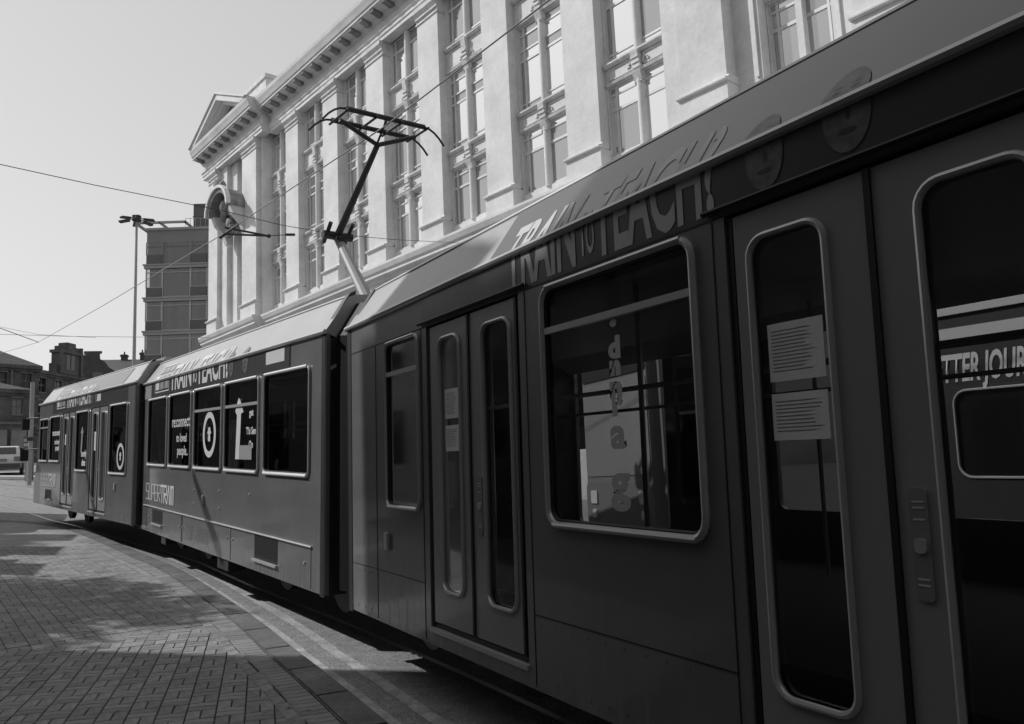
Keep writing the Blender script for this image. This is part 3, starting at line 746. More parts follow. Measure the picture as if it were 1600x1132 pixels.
# bogies and wheels
def bogie(mw, a):
    b = boxes((-a - 1.1, -a + 1.1, .30, .42, .30, .52), (-a - .5, -a + .5, .32, 2.3, .34, .5)); o = link('bogie', b, m_under, tram, TI @ mw)
    for s in (-.9, .9):
        for y in (.56, TW - .66):
            b = B(); n = 24
            prism(b, [(-a + s + .33 * math.cos(6.2832 * i / n), .33 + .33 * math.sin(6.2832 * i / n)) for i in range(n)], y, y + .1); link('wheel', b, m_blk, o)
bogie(CM[3], 6.2); bogie(CM[3], -.5); bogie(CM[2], 15.0); bogie(CM[2], 9.6); bogie(CM[1], 23.2)
for q in ((-11.7, -11.2, .02, .25, .20, .42), (-15.0, -14.7, .02, .2, .22, .42)): link('equipment_box', boxes(q), m_under, tram, TI @ CM[2])
# pantograph
pn = B()
def PP(a, y, z): return Vector((-a, y, z))
yc = TW / 2
tube(pn, [PP(9.55, yc, 3.55), PP(10.72, yc, 4.78)], .075, 10, radii=[.085, .06])
pan = link('pantograph', pn, m_gal, tram, None, smooth=True)
b = B(); tube(b, [PP(9.75, yc + .13, 3.55), PP(10.72, yc + .09, 4.70)], .028, 8); link('lower_link', b, m_blk, pan)
b = boxes((-10.0, -9.1, yc - .5, yc + .5, 3.5, 3.60)); link('pantograph_base', b, m_blk, pan)
b = B(); tube(b, [PP(10.72, yc - .22, 4.80), PP(10.72, yc + .22, 4.80)], .06, 10); tube(b, [PP(10.95, yc, 4.86), PP(10.55, yc, 4.70)], .05, 8); tube(b, [PP(10.85, yc - .15, 4.72), PP(10.6, yc - .15, 4.95)], .03, 8); tube(b, [PP(10.85, yc + .16, 4.72), PP(10.55, yc + .16, 4.95)], .03, 8); link('knee_joint', b, m_blk, pan, smooth=True)
b = B(); tube(b, [PP(10.72, yc, 4.80), PP(9.45, yc, 5.74)], .05, 8, radii=[.055, .038]); link('upper_arm', b, m_blk, pan, smooth=True)
b = B(); HY = .54
tube(b, [PP(9.45, yc, 5.74), PP(9.42, yc - HY, 5.95)], .03, 8); tube(b, [PP(9.45, yc, 5.74), PP(9.42, yc + HY, 5.95)], .03, 8); tube(b, [PP(9.45, yc - .02, 5.72), PP(9.2, yc, 5.98)], .016, 6)
link('head_fork', b, m_blk, pan, smooth=True)
for da in (-.22, .22):
    b = B(); tube(b, [PP(9.42 + da, yc - .56, 6.02), PP(9.42 + da, yc + .56, 6.02)], .034, 8)
    for s in (-1, 1):
        tube(b, [PP(9.42 + da, yc + s * (.56 + .30 * t), 6.02 - .20 * t * t) for t in (0, .25, .5, .75, 1)], .014, 6)
    link('collector_bar', b, m_blk, pan, smooth=True)
b = B()
for s in (-.55, -.15, .2, .58): tube(b, [PP(9.12, yc + s, 5.99), PP(9.72, yc + s, 5.99)], .017, 6)
link('head_cross_link', b, m_blk, pan)

# rails in the road beneath each section
def railpts(y):
    P = [CM[3] @ Vector((6, y, 0)), CM[3] @ Vector((0, y, 0)), CM[3] @ Vector((-7.4, y, 0)), CM[2] @ Vector((-12, y, 0)), CM[2] @ Vector((-16, y, 0)), CM[1] @ Vector((-21, y, 0)), CM[1] @ Vector((-25, y, 0)), CM[1] @ Vector((-31, y - .6, 0)), CM[1] @ Vector((-38, y - 2.4, 0)), CM[1] @ Vector((-48, y - 6, 0))]
    return [Vector((p.x, p.y)) for p in P]
def rail(P):
    C = catmull(P, 8); bm = B(); A = offs(C, -.03); D = offs(C, .03)
    v = [[bm.verts.new((p.x, p.y, gz(p.x, p.y) - .106)) for p in L] for L in (A, D)]
    for i in range(len(A) - 1): bm.faces.new((v[0][i], v[0][i + 1], v[1][i + 1], v[1][i]))
    struct(link('rail', bm, m_rail))
for y in (.61, 2.04, 4.3, 5.73): rail(railpts(y))

# ------------------------------------------------------------ stone building across the street
bd = Vector((0.646, -0.7633, 0)); bn = Vector((0.7633, 0.646, 0))     # along the facade towards the viewer's right; into the building
BM = Matrix.Identity(4)
for i in range(3): BM[i][0] = bd[i]; BM[i][1] = bn[i]
stoneb = thing('stone_building', 'tall pale classical stone building with giant pilasters and a pediment across the street', 'building', BM)
def bput(name, bm, m, parent=None, **k): return link(name, bm, m, parent or stoneb, None, **k)
def xb(bm, aL, aR, d0, d1, z0, z1, mi=0): box(bm, -aL, -aR, d0, d1, z0, z1, mi)
D0 = 20.0
A_L, A_R = 54.6, -6.0
# pilasters: (left, right, front plane)
BAY = 4.685
rights = [41.8 - BAY * k for k in range(6)]          # right edges 41.8 ... 18.4
pil = [(r + 1.62, r, 20.0) for r in rights]
pil += [(48.74, 46.55, 19.5), (54.55, 52.95, 19.5), (14.50, 12.85, 19.5), (9.0, 7.2, 19.5), (5.5, 3.9, 20.0), (.8, -.8, 20.0)]
Z_LED, Z_BASE, Z_CAP0, Z_CAP1 = 11.8, 12.72, 22.5, 23.0
def pilaster(L, Rr, d):
    bm = B(); xb(bm, L, Rr, d, 20.62, Z_BASE - .02, Z_CAP0); bput('pilaster', bm, m_stone)
    bm = B(); xb(bm, L + .05, Rr - .05, d - .09, 20.62, Z_LED, Z_BASE - .10)
    prism(bm, [(d - .09, Z_BASE - .10), (d - .20, Z_BASE - .07), (d - .20, Z_BASE - .01), (d - .06, Z_BASE + .03), (d - .0, Z_BASE + .12), (20.3, Z_BASE + .12), (20.3, Z_BASE - .10)], -L - .08, -Rr + .08, 'x')
    o = bput('pilaster_base', bm, m_stone)
    bm = B(); prism(bm, [(d + .0, Z_CAP0 - .22), (d - .05, Z_CAP0 - .22), (d - .05, Z_CAP0 - .14), (d - .0, Z_CAP0 - .13), (d, Z_CAP0), (d - .07, Z_CAP0 + .04), (d - .07, Z_CAP0 + .12), (d - .14, Z_CAP0 + .22), (d - .2, Z_CAP0 + .3), (d - .2, Z_CAP1), (20.62, Z_CAP1), (20.62, Z_CAP0 - .22)], -L - .05, -Rr + .05, 'x')
    bput('capital', bm, m_stone2)
for p in pil: pilaster(*p)
# window openings (left, right, plane, mullion positions)
openings = [(r - .13 + .0, r - .13 - 2.88) for r in rights[:5]]      # between pilaster k and k+1 (towards the right)
openings = [(r - .10, r + 1.62 - BAY + .10) for r in rights]
openings[-1] = (18.30, 15.35)
openings.insert(0, (46.2, 43.55))
SINGLE = [(50.9, 49.25)]
openR = [(11.95, 9.85)]
TIERS = [(12.35, 14.87, (14.02, 14.58), ()), (15.68, 19.30, (17.85, 18.28, 18.91), (16.05,)), (20.48, 23.35, (22.31, 22.95), (20.80,))]
WPL = 20.5
# wall behind with openings cut in it
holes = []
for L, Rr in openings + SINGLE + openR:
    for z0, z1, _, _ in TIERS: holes.append([(-L, z0), (-Rr, z0), (-Rr, z1), (-L, z1)])
for L, Rr in ((6.9, 5.7), (3.7, 1.0)):
    for z0, z1, _, _ in TIERS: holes.append([(-L, z0), (-Rr, z0), (-Rr, z1), (-L, z1)])
bm = sheet([(-A_L, 11.0), (-A_R, 11.0), (-A_R, 24.3), (-A_L, 24.3)], holes, y=20.42, th=.45)
bput('upper_wall', bm, m_stone)
# pavilion blocks standing proud at both ends
bm = B()
xb(bm, 49.3, 48.70, 20.02, 20.45, 11.8, 24.1); xb(bm, 52.95, 51.9, 19.75, 20.45, 11.8, 24.1); xb(bm, 51.9, 50.9, 20.05, 20.45, 11.8, 24.1)
bput('pavilion_wall', bm, m_stone)
bm = B(); xb(bm, 15.35, 14.5, 19.85, 20.40, 11.8, 23.0); bput('pavilion_wall', bm, m_stone)
bm = B(); xb(bm, 12.85, 11.98, 20.0, 20.40, 11.8, 23.0); bput('pavilion_wall', bm, m_stone)
bm = B(); xb(bm, 9.82, 9.0, 20.0, 20.40, 11.8, 23.0); bput('pavilion_wall', bm, m_stone)
for L in (12.13, 9.62):
    bm = B(); xb(bm, L + .05, L - .05, 19.93, 20.0, 12.6, 22.5); bput('wall_moulding', bm, m_stone)
bm = B(); xb(bm, 46.55, 46.2, 19.8, 20.41, 11.8, 24.1); xb(bm, 43.55, 43.42, 20.2, 20.41, 11.8, 23.0); bput('wall_return', bm, m_stone)
# windows
def bwindow(L, Rr, tier, kind='double'):
    z0, z1, tr, lo = TIERS[tier]
    bm = B(); d = WPL; t = .045
    def V(a, w_, y0=None, y1=None): xb(bm, a + w_ / 2, a - w_ / 2, d if y0 is None else y0, d + .09 if y1 is None else y1, z0, z1)
    def H(z, h, a0, a1): xb(bm, a0, a1, d + .008, d + .082, z - h / 2, z + h / 2)
    c = (L + Rr) / 2
    sides = []
    if kind == 'double':
        V(L - t, 2 * t); V(Rr + t, 2 * t); sides = [(L, c + .13), (c - .13, Rr)]; sl = [L - .33, Rr + .33]
    elif kind == 'triple':
        V(L - t, 2 * t); V(Rr + t, 2 * t); sides = [(L, c + .08), (c - .08, Rr)]; sl = [L - .28, Rr + .28]
    else:
        V(L - t, 2 * t); V(Rr + t, 2 * t); sides = [(L, Rr)]; sl = [L - .45, Rr + .45]
    for s_ in sl: V(s_, .07)
    for a0, a1 in sides:
        for z in tr: H(z, .075 if z != min(tr) else .10, a0, a1)
        for z in lo: H(z, .07, a0, a1)
        H(z0 + .05, .10, a0, a1); H(z1 - .04, .08, a0, a1)
    o = bput('window', bm, m_bframe)
    # panes: one per light of the main grid
    zs = [z0] + sorted(list(lo) + list(tr)) + [z1]
    cuts = sorted(set([L] + [Rr] + sl + ([c] if kind != 'single' else [])), reverse=True)
    for a0, a1 in zip(cuts, cuts[1:]):
        for za, zb in zip(zs, zs[1:]):
            b = B(); y = d + .045; tl = rnd.gauss(0, .004); tz = rnd.gauss(0, .004)
            b.faces.new([b.verts.new(p) for p in ((-a0, y, za), (-a1, y + tl, za), (-a1, y + tl + tz, zb), (-a0, y + tz, zb))])
            link('pane', b, m_bglass, o)
    if kind == 'double':
        b = B(); n = 10; rr = .125; 
        prism(b, [(-c + rr * math.cos(math.pi * (1 + k / n)), 20.44 + rr * 1.1 * math.sin(math.pi * (1 + k / n))) for k in range(n + 1)] + [(-c + rr, 20.6), (-c - rr, 20.6)], z0 - .02, z1 + .0, 'z')
        link('mullion_column', b, m_stone, o)
        b = B(); prism(b, [(20.34, z1 - .30), (20.24, z1 - .05), (20.22, z1 + .02), (20.6, z1 + .02), (20.6, z1 - .30)], -c - .17, -c + .17, 'x'); prism(b, [(20.36, z1 - .42), (20.30, z1 - .36), (20.36, z1 - .30), (20.5, z1 - .3), (20.5, z1 - .42)], -c - .15, -c + .15, 'x')
        link('mullion_capital', b, m_stone2, o)
    if kind == 'triple':
        b = B(); xb(b, c + .1, c - .1, 20.30, 20.6, z0, z1); link('mullion_column', b, m_stone, o)
    return o
def spandrel(L, Rr, z0, z1, plane=20.42, deco=True):
    bm = B(); c = (L + Rr) / 2
    prism(bm, [(plane, z1 - .16), (plane - .10, z1 - .13), (plane - .17, z1 - .06), (plane - .17, z1 + .0), (plane, z1 + .02)], -L - .02, -Rr + .02, 'x')       # sill of the window above
    prism(bm, [(plane, z0 + .0), (plane - .07, z0 + .0), (plane - .10, z0 + .09), (plane, z0 + .15)], -L - .02, -Rr + .02, 'x')
    for a0, a1 in ((L - .08, c + .24), (c - .24, Rr + .08)):
        xb(bm, a0, a1, plane - .035, plane, z0 + .17, z0 + .22); xb(bm, a0, a1, plane - .035, plane, z1 - .24, z1 - .19)
        xb(bm, a0, a0 - .05, plane - .034, plane, z0 + .22, z1 - .24); xb(bm, a1 + .05, a1, plane - .034, plane, z0 + .22, z1 - .24)
    o = bput('spandrel', bm, m_stone2)
    if deco:
        b = B(); prism(b, [(plane, z0 - .0), (plane - .12, z0 + .05), (plane - .24, z1 - .25), (plane - .26, z1 - .12), (plane, z1 - .12)], -c - .15, -c + .15, 'x')
        for k in range(3): prism(b, rrect(-c - .17, -c + .17, z0 + .10 + k * .16, z0 + .20 + k * .16, .04, 2), plane - .17 - k * .035, plane - .05)
        for s in (-1, 1):
            for k in range(5):
                a = R(40 * k); tube(b, [(-c + s * (.20 + .05 * k), plane - .03, z0 + .25 + .16 * math.sin(a)), (-c + s * (.27 + .05 * k), plane - .05, z0 + .30 + .14 * math.sin(a + .6))], .035, 6)
        link('scroll_bracket', b, m_stone2, o)
for L, Rr in openings:
    for t in range(3): bwindow(L, Rr, t)
    for z0, z1 in ((14.90, 15.68), (19.33, 20.48)): spandrel(L, Rr, z0, z1)
for L, Rr in openR:
    for t in range(3): bwindow(L, Rr, t, 'triple')
    for z0, z1 in ((14.90, 15.68), (19.33, 20.48)): spandrel(L, Rr, z0, z1, deco=False)
for L, Rr in SINGLE:
    for t in range(3): bwindow(L, Rr, t, 'single')
    for z0, z1 in ((14.90, 15.68), (19.33, 20.48)): spandrel(L, Rr, z0, z1, deco=False)
    ox = B(); n = 18; tube(ox, [(-50.08 + .22 * math.cos(6.2832 * k / n), 20.36, 15.28 + .2 * math.sin(6.2832 * k / n)) for k in range(n)], .05, 6, closed=True); bput('spandrel_wreath', ox, m_stone2)
for L, Rr in ((6.9, 5.7), (3.7, 1.0)):
    for t in range(3): bwindow(L, Rr, t)
# entablature: (aL, aR, plane) runs
def entab(aL, aR, d, ret=0.0):
    """architrave, frieze and cornice; profile in (depth, z)"""
    p = 1.0
    prof = [(d + .45, 22.98), (d - .06, 22.98), (d - .06, 23.18), (d - .11, 23.20), (d - .11, 23.36), (d - .18, 23.42), (d - .18, 23.47), (d - .02, 23.50), (d - .02, 23.98), (d - .12, 24.06), (d - .20, 24.16), (d - .22, 24.20),
            (d - .80, 24.30), (d - .80, 24.44), (d - .86, 24.46), (d - .92, 24.62), (d - p, 24.80), (d - p - .03, 24.98), (d - .5, 25.06), (d + .45, 25.10)]
    bm = B(); prism(bm, prof, -aL, -aR, 'x'); bput('entablature', bm, m_stone)
    n = int((aL - aR) / 1.05); st = (aL - aR) / n
    for k in range(n):
        a = aL - st * (k + .5); b = B()
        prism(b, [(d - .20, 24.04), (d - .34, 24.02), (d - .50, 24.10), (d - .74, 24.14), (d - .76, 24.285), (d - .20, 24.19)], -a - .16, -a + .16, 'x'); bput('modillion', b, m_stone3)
entab(45.55, 15.5, 20.0); entab(55.6, 45.52, 19.5); entab(15.52, 6.2, 19.5); entab(6.2, -6, 20.0)
# left return of the cornice on the street corner
bm = B(); xb(bm, 55.6, 54.6, 19.3, 30, 24.3, 24.98); xb(bm, 54.9, 54.55, 19.5, 30, 22.98, 24.3); bput('cornice_return', bm, m_stone)
# pediment over the left pavilion
pc, pw, zb, za = 50.55, 5.0, 25.0, 27.2
bm = B()
for s in (-1, 1):
    q = [(-pc + s * pw, zb), (-pc + s * (pw - 1.05), zb), (-pc, za - .50), (-pc, za)]
    prism(bm, q, 18.46, 20.2)
    q = [(-pc + s * (pw + .05), zb + .02), (-pc + s * (pw - .25), zb + .02), (-pc, za - .10), (-pc, za + .05)]
    prism(bm, q, 18.36, 20.25)
    q = [(-pc + s * (pw - 1.05), zb), (-pc + s * (pw - 1.35), zb), (-pc, za - .66), (-pc, za - .50)]
    prism(bm, q, 18.85, 19.6)
bput('pediment_raking_cornice', bm, m_stone)
bm = B(); prism(bm, [(-pc - 3.9, zb - .02), (-pc + 3.9, zb - .02), (-pc, za - .5)], 19.45, 20.2); 
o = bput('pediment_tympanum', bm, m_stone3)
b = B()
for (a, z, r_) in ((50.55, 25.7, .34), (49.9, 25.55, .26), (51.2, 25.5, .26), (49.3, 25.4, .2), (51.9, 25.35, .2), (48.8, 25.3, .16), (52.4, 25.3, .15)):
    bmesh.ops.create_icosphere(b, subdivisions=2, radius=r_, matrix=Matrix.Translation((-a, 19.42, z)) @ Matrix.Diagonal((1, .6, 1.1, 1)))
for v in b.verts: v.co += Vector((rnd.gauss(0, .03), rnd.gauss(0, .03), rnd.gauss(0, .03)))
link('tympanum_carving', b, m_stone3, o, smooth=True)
bm = B(); xb(bm, 49.2, 46.2, 20.0, 21.6, 25.0, 27.0); xb(bm, 49.3, 46.1, 19.9, 21.7, 26.9, 27.15); bput('attic_block', bm, m_stone2)
b = B()
for k in range(4): bmesh.ops.create_icosphere(b, subdivisions=1, radius=.16, matrix=Matrix.Translation((-48.6 + k * .55, 19.7, 25.25)))
bput('attic_ornament', b, m_stone2)
bm = B(); xb(bm, 46, -6, 20.6, 21.0, 24.9, 25.4); bput('parapet', bm, m_stone)
bm = B(); xb(bm, 54.5, -6, 21, 40, 0, 24.9); bput('building_mass', bm, m_stone2)
bm = B(); xb(bm, 54.58, 54.2, 19.6, 40, 0, 24.2); bput('corner_wall', bm, m_stone)
# ledge and entablature over the shop floors
def ledge(aL, aR, d):
    prof = [(d + .5, 10.35), (d - .0, 10.35), (d - .0, 10.95), (d - .06, 11.0), (d - .10, 11.12), (d - .30, 11.22), (d - .30, 11.32), (d - .38, 11.42), (d - .46, 11.62), (d - .46, 11.72), (d + .0, 11.80), (d + .7, 11.80)]
    bm = B(); prism(bm, prof, -aL, -aR, 'x'); bput('ledge', bm, m_stone)
ledge(46.2, 15.2, 20.05); ledge(55.3, 46.2, 19.55); ledge(15.2, 6.5, 19.55); ledge(6.5, -6, 20.05)
# shop front floors
bm = B(); hol = []
for k in range(11):
    a = 44.5 - k * BAY
    hol += [[(-a - 1.55, 2.4), (-a + 1.55, 2.4), (-a + 1.55, 5.4), (-a - 1.55, 5.4)], [(-a - 1.35, 6.4), (-a + 1.35, 6.4), (-a + 1.35, 9.6), (-a - 1.35, 9.6)]]
bm = sheet([(-54.5, -.6), (6, -.6), (6, 10.4), (-54.5, 10.4)], hol, y=20.1, th=.4); bput('shop_wall', bm, m_stone)
for k in range(11):
    a = 44.5 - k * BAY
    for z0, z1, hw in ((2.4, 5.4, 1.55), (6.4, 9.6, 1.35)):
        b = B(); xb(b, a + hw, a + hw - .1, 20.3, 20.4, z0, z1); xb(b, a - hw + .1, a - hw, 20.3, 20.4, z0, z1); xb(b, a + .05, a - .05, 20.3, 20.4, z0, z1); xb(b, a + hw, a - hw, 20.3, 20.4, z1 - .1, z1); o = bput('shop_window', b, m_blk)
        b = B(); b.faces.new([b.verts.new(p) for p in ((-a - hw, 20.36, z0), (-a + hw, 20.36, z0), (-a + hw, 20.36, z1), (-a - hw, 20.36, z1))]); link('pane', b, m_tglass, o)
bm = B(); xb(bm, 40, -5, 18.9, 20.1, 5.55, 5.8); xb(bm, 40, -5, 18.85, 18.95, 5.3, 6.0); bput('shop_canopy', bm, m_blk)
# small arched bracket lantern on the podium wall
b = B(); n = 10
tube(b, [(-42.6 + .7 * math.cos(math.pi * k / n), 19.6, 9.75 + .5 * math.sin(math.pi * k / n)) for k in range(n + 1)], .1, 6); xb(b, 43.4, 41.8, 19.4, 20.15, 9.5, 9.75); bput('door_hood', b, m_stone)
# segmental hood on scrolls over the second tier window of the pavilion
b = B(); n = 14; hc = 49.95
arc = [(-hc + 1.75 * math.cos(R(180 - 180 * k / n)), 19.0 + 1.45 * math.sin(R(180 - 180 * k / n))) for k in range(n + 1)]
arc2 = [(-hc + 1.45 * math.cos(R(180 * k / n)), 19.0 + 1.15 * math.sin(R(180 * k / n))) for k in range(n + 1)]
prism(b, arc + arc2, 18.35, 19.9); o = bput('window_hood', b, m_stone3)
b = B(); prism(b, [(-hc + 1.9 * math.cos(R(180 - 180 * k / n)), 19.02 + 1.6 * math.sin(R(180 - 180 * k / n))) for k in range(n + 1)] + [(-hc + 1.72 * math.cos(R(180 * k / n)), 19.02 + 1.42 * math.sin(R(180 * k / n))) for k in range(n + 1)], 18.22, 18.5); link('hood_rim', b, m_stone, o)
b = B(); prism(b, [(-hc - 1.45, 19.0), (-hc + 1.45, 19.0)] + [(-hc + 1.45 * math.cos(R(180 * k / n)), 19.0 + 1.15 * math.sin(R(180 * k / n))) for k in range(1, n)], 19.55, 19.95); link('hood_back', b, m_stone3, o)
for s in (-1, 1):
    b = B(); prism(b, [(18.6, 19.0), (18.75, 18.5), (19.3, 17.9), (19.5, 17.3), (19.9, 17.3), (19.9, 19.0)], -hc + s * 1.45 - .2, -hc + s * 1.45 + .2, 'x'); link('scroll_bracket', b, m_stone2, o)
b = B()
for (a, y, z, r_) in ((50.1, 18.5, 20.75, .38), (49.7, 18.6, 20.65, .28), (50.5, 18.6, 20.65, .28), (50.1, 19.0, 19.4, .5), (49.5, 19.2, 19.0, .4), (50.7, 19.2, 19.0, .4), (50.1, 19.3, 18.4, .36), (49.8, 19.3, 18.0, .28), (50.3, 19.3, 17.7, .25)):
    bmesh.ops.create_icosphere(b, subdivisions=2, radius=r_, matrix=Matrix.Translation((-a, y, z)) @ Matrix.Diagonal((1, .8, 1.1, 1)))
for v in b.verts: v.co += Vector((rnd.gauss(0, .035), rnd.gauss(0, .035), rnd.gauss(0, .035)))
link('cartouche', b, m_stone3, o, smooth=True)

# ------------------------------------------------------------ office block beyond
OM = Matrix.Translation((-36.3, 80, 0)) @ Matrix.Rotation(R(2), 4, 'Z')
off = thing('office_block', 'grey flat-roofed office block with glazed storeys behind the stone building', 'building', OM)
link('block_core', boxes((.25, 16, .3, 14, 0, 27.7)), m_off, off)
link('roof_canopy', boxes((-.9, 4.2, -.9, -.65, 28.15, 28.35), (-.9, -.65, -.9, 6, 28.15, 28.35), (1.5, 1.7, -.9, 6, 28.15, 28.35), (4.0, 4.2, -.9, 6, 28.15, 28.35), (-.1, 16, -.05, 14, 27.7, 27.95)), m_offl, off)
link('plant_room', boxes((4.3, 14, 1, 10, 27.9, 30.7), (4.25, 14, .95, 10, 29.3, 29.4)), m_offd, off)
link('roof_railing', boxes(*([(3.8 + k * .5, 3.83 + k * .5, .1, .13, 27.9, 28.9) for k in range(7)] + [(3.8, 7, .1, .13, 28.86, 28.9)])), m_gal, off)
FZ = 3.4
rr = random.Random(3)
for k in range(8):
    zt = 27.7 - k * FZ if k else 27.7
    zt = 24.15 - (k - 1) * FZ if k else 27.65
    if k: link('floor_slab', boxes((-.18, 16, -.12, .35, zt - .42, zt - .05), (-.28, 16, -.2, .35, zt - .12, zt + .02)), m_offl if k else m_off, off)
    zb_ = 24.15 + .0 if k == 0 else zt - FZ
    ztop = 27.65 if k == 0 else zt - .42
    if k == 0: link('fascia_panel', boxes((0, 16, .1, .3, 26.45, 27.7)), m_off, off); ztop = 26.45
    bays = [(0, 1.55, 1), (1.65, 4.35, 0), (4.45, 6.0, 1), (6.1, 8.9, 0), (9.0, 10.6, 1)]
    for x0, x1, pan_ in bays:
        if pan_: link('spandrel_panel', boxes((x0, x1, .0, .12, zb_ + .02, zb_ + 1.0)), m_offd, off)
        wz = zb_ + (1.0 if pan_ else .05)
        f = link('window', boxes((x0 - .05, x0 + .04, .02, .15, wz, ztop), (x1 - .04, x1 + .05, .02, .15, wz, ztop), (x0 + .04, x1 - .04, .03, .14, ztop - .45, ztop - .37), (x0 + .04, x1 - .04, .03, .14, wz, wz + .07)), m_gal if k else m_off, off)
        b = B(); b.faces.new([b.verts.new(p) for p in ((x0, .1, wz), (x1, .1, wz), (x1, .1, ztop), (x0, .1, ztop))]); link('pane', b, m_oglass if 'm_oglass' in globals() else m_tgl, f)
        b = B(); segs = 5; n_ = 0
        cx = x0 + .06
        while cx < x1 - .3:
            cw = rr.uniform(.3, .8)
            if rr.random() < .75: b.faces.new([b.verts.new(p) for p in ((cx, .2, wz + .02), (min(cx + cw, x1 - .05), .23, wz + .02), (min(cx + cw, x1 - .05), .23, ztop - .02), (cx, .2, ztop - .02))]); n_ += 1
            cx += cw + .02
        if n_: link('curtain', b, m_curt, f)
        else: b.free()
b = B(); tube(b, [(6.25, -.1, 4), (6.25, -.1, 27.3), (6.35, -.05, 27.6)], .06, 6); link('drainpipe', b, m_gal, off)

# ------------------------------------------------------------ Victorian terrace in the distance
def vic(name, label, x, y, rot, z0, w_, dp, h, m, roof, nwin, floors, extra=None, cat='building'):
    T = thing(name, label, cat, Matrix.Translation((x, y, z0)) @ Matrix.Rotation(R(rot), 4, 'Z'))
    holes = []; sw = w_ / nwin; fh = h / floors
    for f in range(floors):
        for i in range(nwin):
            cx = sw * (i + .5); zz = f * fh + fh * .28; ww = sw * .21; hh = fh * .5
            holes.append([(cx - ww, zz), (cx + ww, zz), (cx + ww, zz + hh), (cx - ww, zz + hh)])
    link('front_wall', sheet([(0, 0), (w_, 0), (w_, h), (0, h)], holes, 0, .35), m, T)
    link('side_walls', boxes((0, .35, .35, dp, 0, h)), m, T); link('side_walls', boxes((w_ - .35, w_, .35, dp, 0, h)), m, T)
    for q in holes:
        x0, x1, za, zb2 = q[0][0], q[1][0], q[0][1], q[2][1]; cx = (x0 + x1) / 2
        f = link('window', boxes((x0, x1, .18, .24, (za + zb2) / 2 - .04, (za + zb2) / 2 + .04), (cx - .03, cx + .03, .18, .24, za, zb2), (x0 - .1, x1 + .1, -.1, .1, za - .16, za - .003), (x0 - .12, x1 + .12, -.07, .1, zb2 + .003, zb2 + .25)), m_vtrim, T)
        b = B(); b.faces.new([b.verts.new(p) for p in ((x0, .26, za), (x1, .26, za), (x1, .26, zb2), (x0, .26, zb2))]); link('pane', b, _bg_dark if rnd.random() < .8 else m_shut, f)
    for f in range(1, floors): link('string_course', boxes((-.08, w_ + .08, -.12, .0 - .001, f * fh - .15, f * fh + .12)), m_vtrim, T)
    link('eaves_cornice', boxes((-.3, w_ + .3, -.45, .1, h - .25, h + .18), (-.15, w_ + .15, -.25, -.001, h - .55, h - .25)), m_vic, T)
    bm = B(); rh, kind = roof
    if kind == 'hip': hx = min(w_ * .32, dp * .5); P = [(-.3, -.4, h + .18), (w_ + .3, -.4, h + .18), (w_ + .3, dp, h + .18), (-.3, dp, h + .18), (hx, dp / 2, h + rh), (w_ - hx, dp / 2, h + rh)]
    else: P = [(-.1, -.4, h + .18), (w_ + .1, -.4, h + .18), (w_ + .1, dp, h + .18), (-.1, dp, h + .18), (-.1, dp / 2, h + rh), (w_ + .1, dp / 2, h + rh)]
    v = [bm.verts.new(p) for p in P]
    for f in ((0, 1, 5, 4), (1, 2, 5), (2, 3, 4, 5), (3, 0, 4), (3, 2, 1, 0)): bm.faces.new([v[i] for i in f])
    link('roof', bm, m_slate, T)
    return T
def chimney(T, x, y, z0, z1, ww=.9, pots=3):
    o = link('chimney', boxes((x - ww / 2, x + ww / 2, y - .4, y + .4, z0, z1), (x - ww / 2 - .12, x + ww / 2 + .12, y - .5, y + .5, z1 - .35, z1 - .1)), m_vic2, T)
    for k in range(pots):
        b = B(); px_ = x - ww / 2 + ww * (k + .5) / pots; tube(b, [(px_, y, z1), (px_, y, z1 + .5)], .12, 8, radii=[.14, .10]); link('chimney_pot', b, m_vic2, o)
T = vic('corner_shop_building', 'lower sooty corner building with pale shop blinds behind the white hatchback', -61.2, 80.8, 50, 2.6, 12, 9, 10.5, m_vic, (1.8, 'hip'), 5, 3)
link('shop_blind', boxes(*[(2.6 + k * 1.9, 4.1 + k * 1.9, -.35, -.02, 4.3, 6.2) for k in range(5)]), m_shut, T)
T = vic('hipped_building', 'dark stone building with a hipped slate roof left of the ornate gable tower', -68.9, 87.5, 50, 3, 16.3, 12, 14.3, m_vic, (3.6, 'hip'), 6, 4)
chimney(T, 4, 6, 15, 18.5)
link('downpipe', boxes((13.2, 13.4, -.2, -.01, 2, 14.3)), m_vtrim, T)
T = vic('ornate_stone_building', 'ornate blackened stone building with a carved gable tower on its roof', -61.3, 104, 84, 3, 12.5, 12, 14.6, m_vic, (1.6, 'hip'), 4, 4)
b = boxes((4.4, 8.4, -.5, .9, 14.8, 17.6), (4.1, 8.7, -.7, 1.0, 17.6, 18.0), (4.8, 8.0, -.6, .8, 18.0, 18.6), (5.5, 7.3, -.6, .7, 18.6, 19.1), (4.0, 4.5, -.75, -.5, 14.8, 17.6), (8.3, 8.8, -.75, -.5, 14.8, 17.6), (4.05, 4.45, -.7, -.3, 18.0, 18.7), (8.35, 8.75, -.7, -.3, 18.0, 18.7), (3.1, 4.0, -.3, .3, 14.8, 16.0), (8.8, 9.7, -.3, .3, 14.8, 16.0)); link('gable_tower', b, m_vic, T)
link('tower_window', boxes((5.5, 6.2, -.53, -.5, 15.4, 17.4), (6.5, 7.2, -.53, -.5, 15.4, 17.4)), _bg_dark, T)
T = vic('gabled_brick_building', 'dark brick building with shaped Dutch gable and long ridge roof', -68.5, 125, 12, 3, 17, 12, 16.9, m_vic2, (3.2, 'ridge'), 8, 4)
b = B(); gc = 3.6
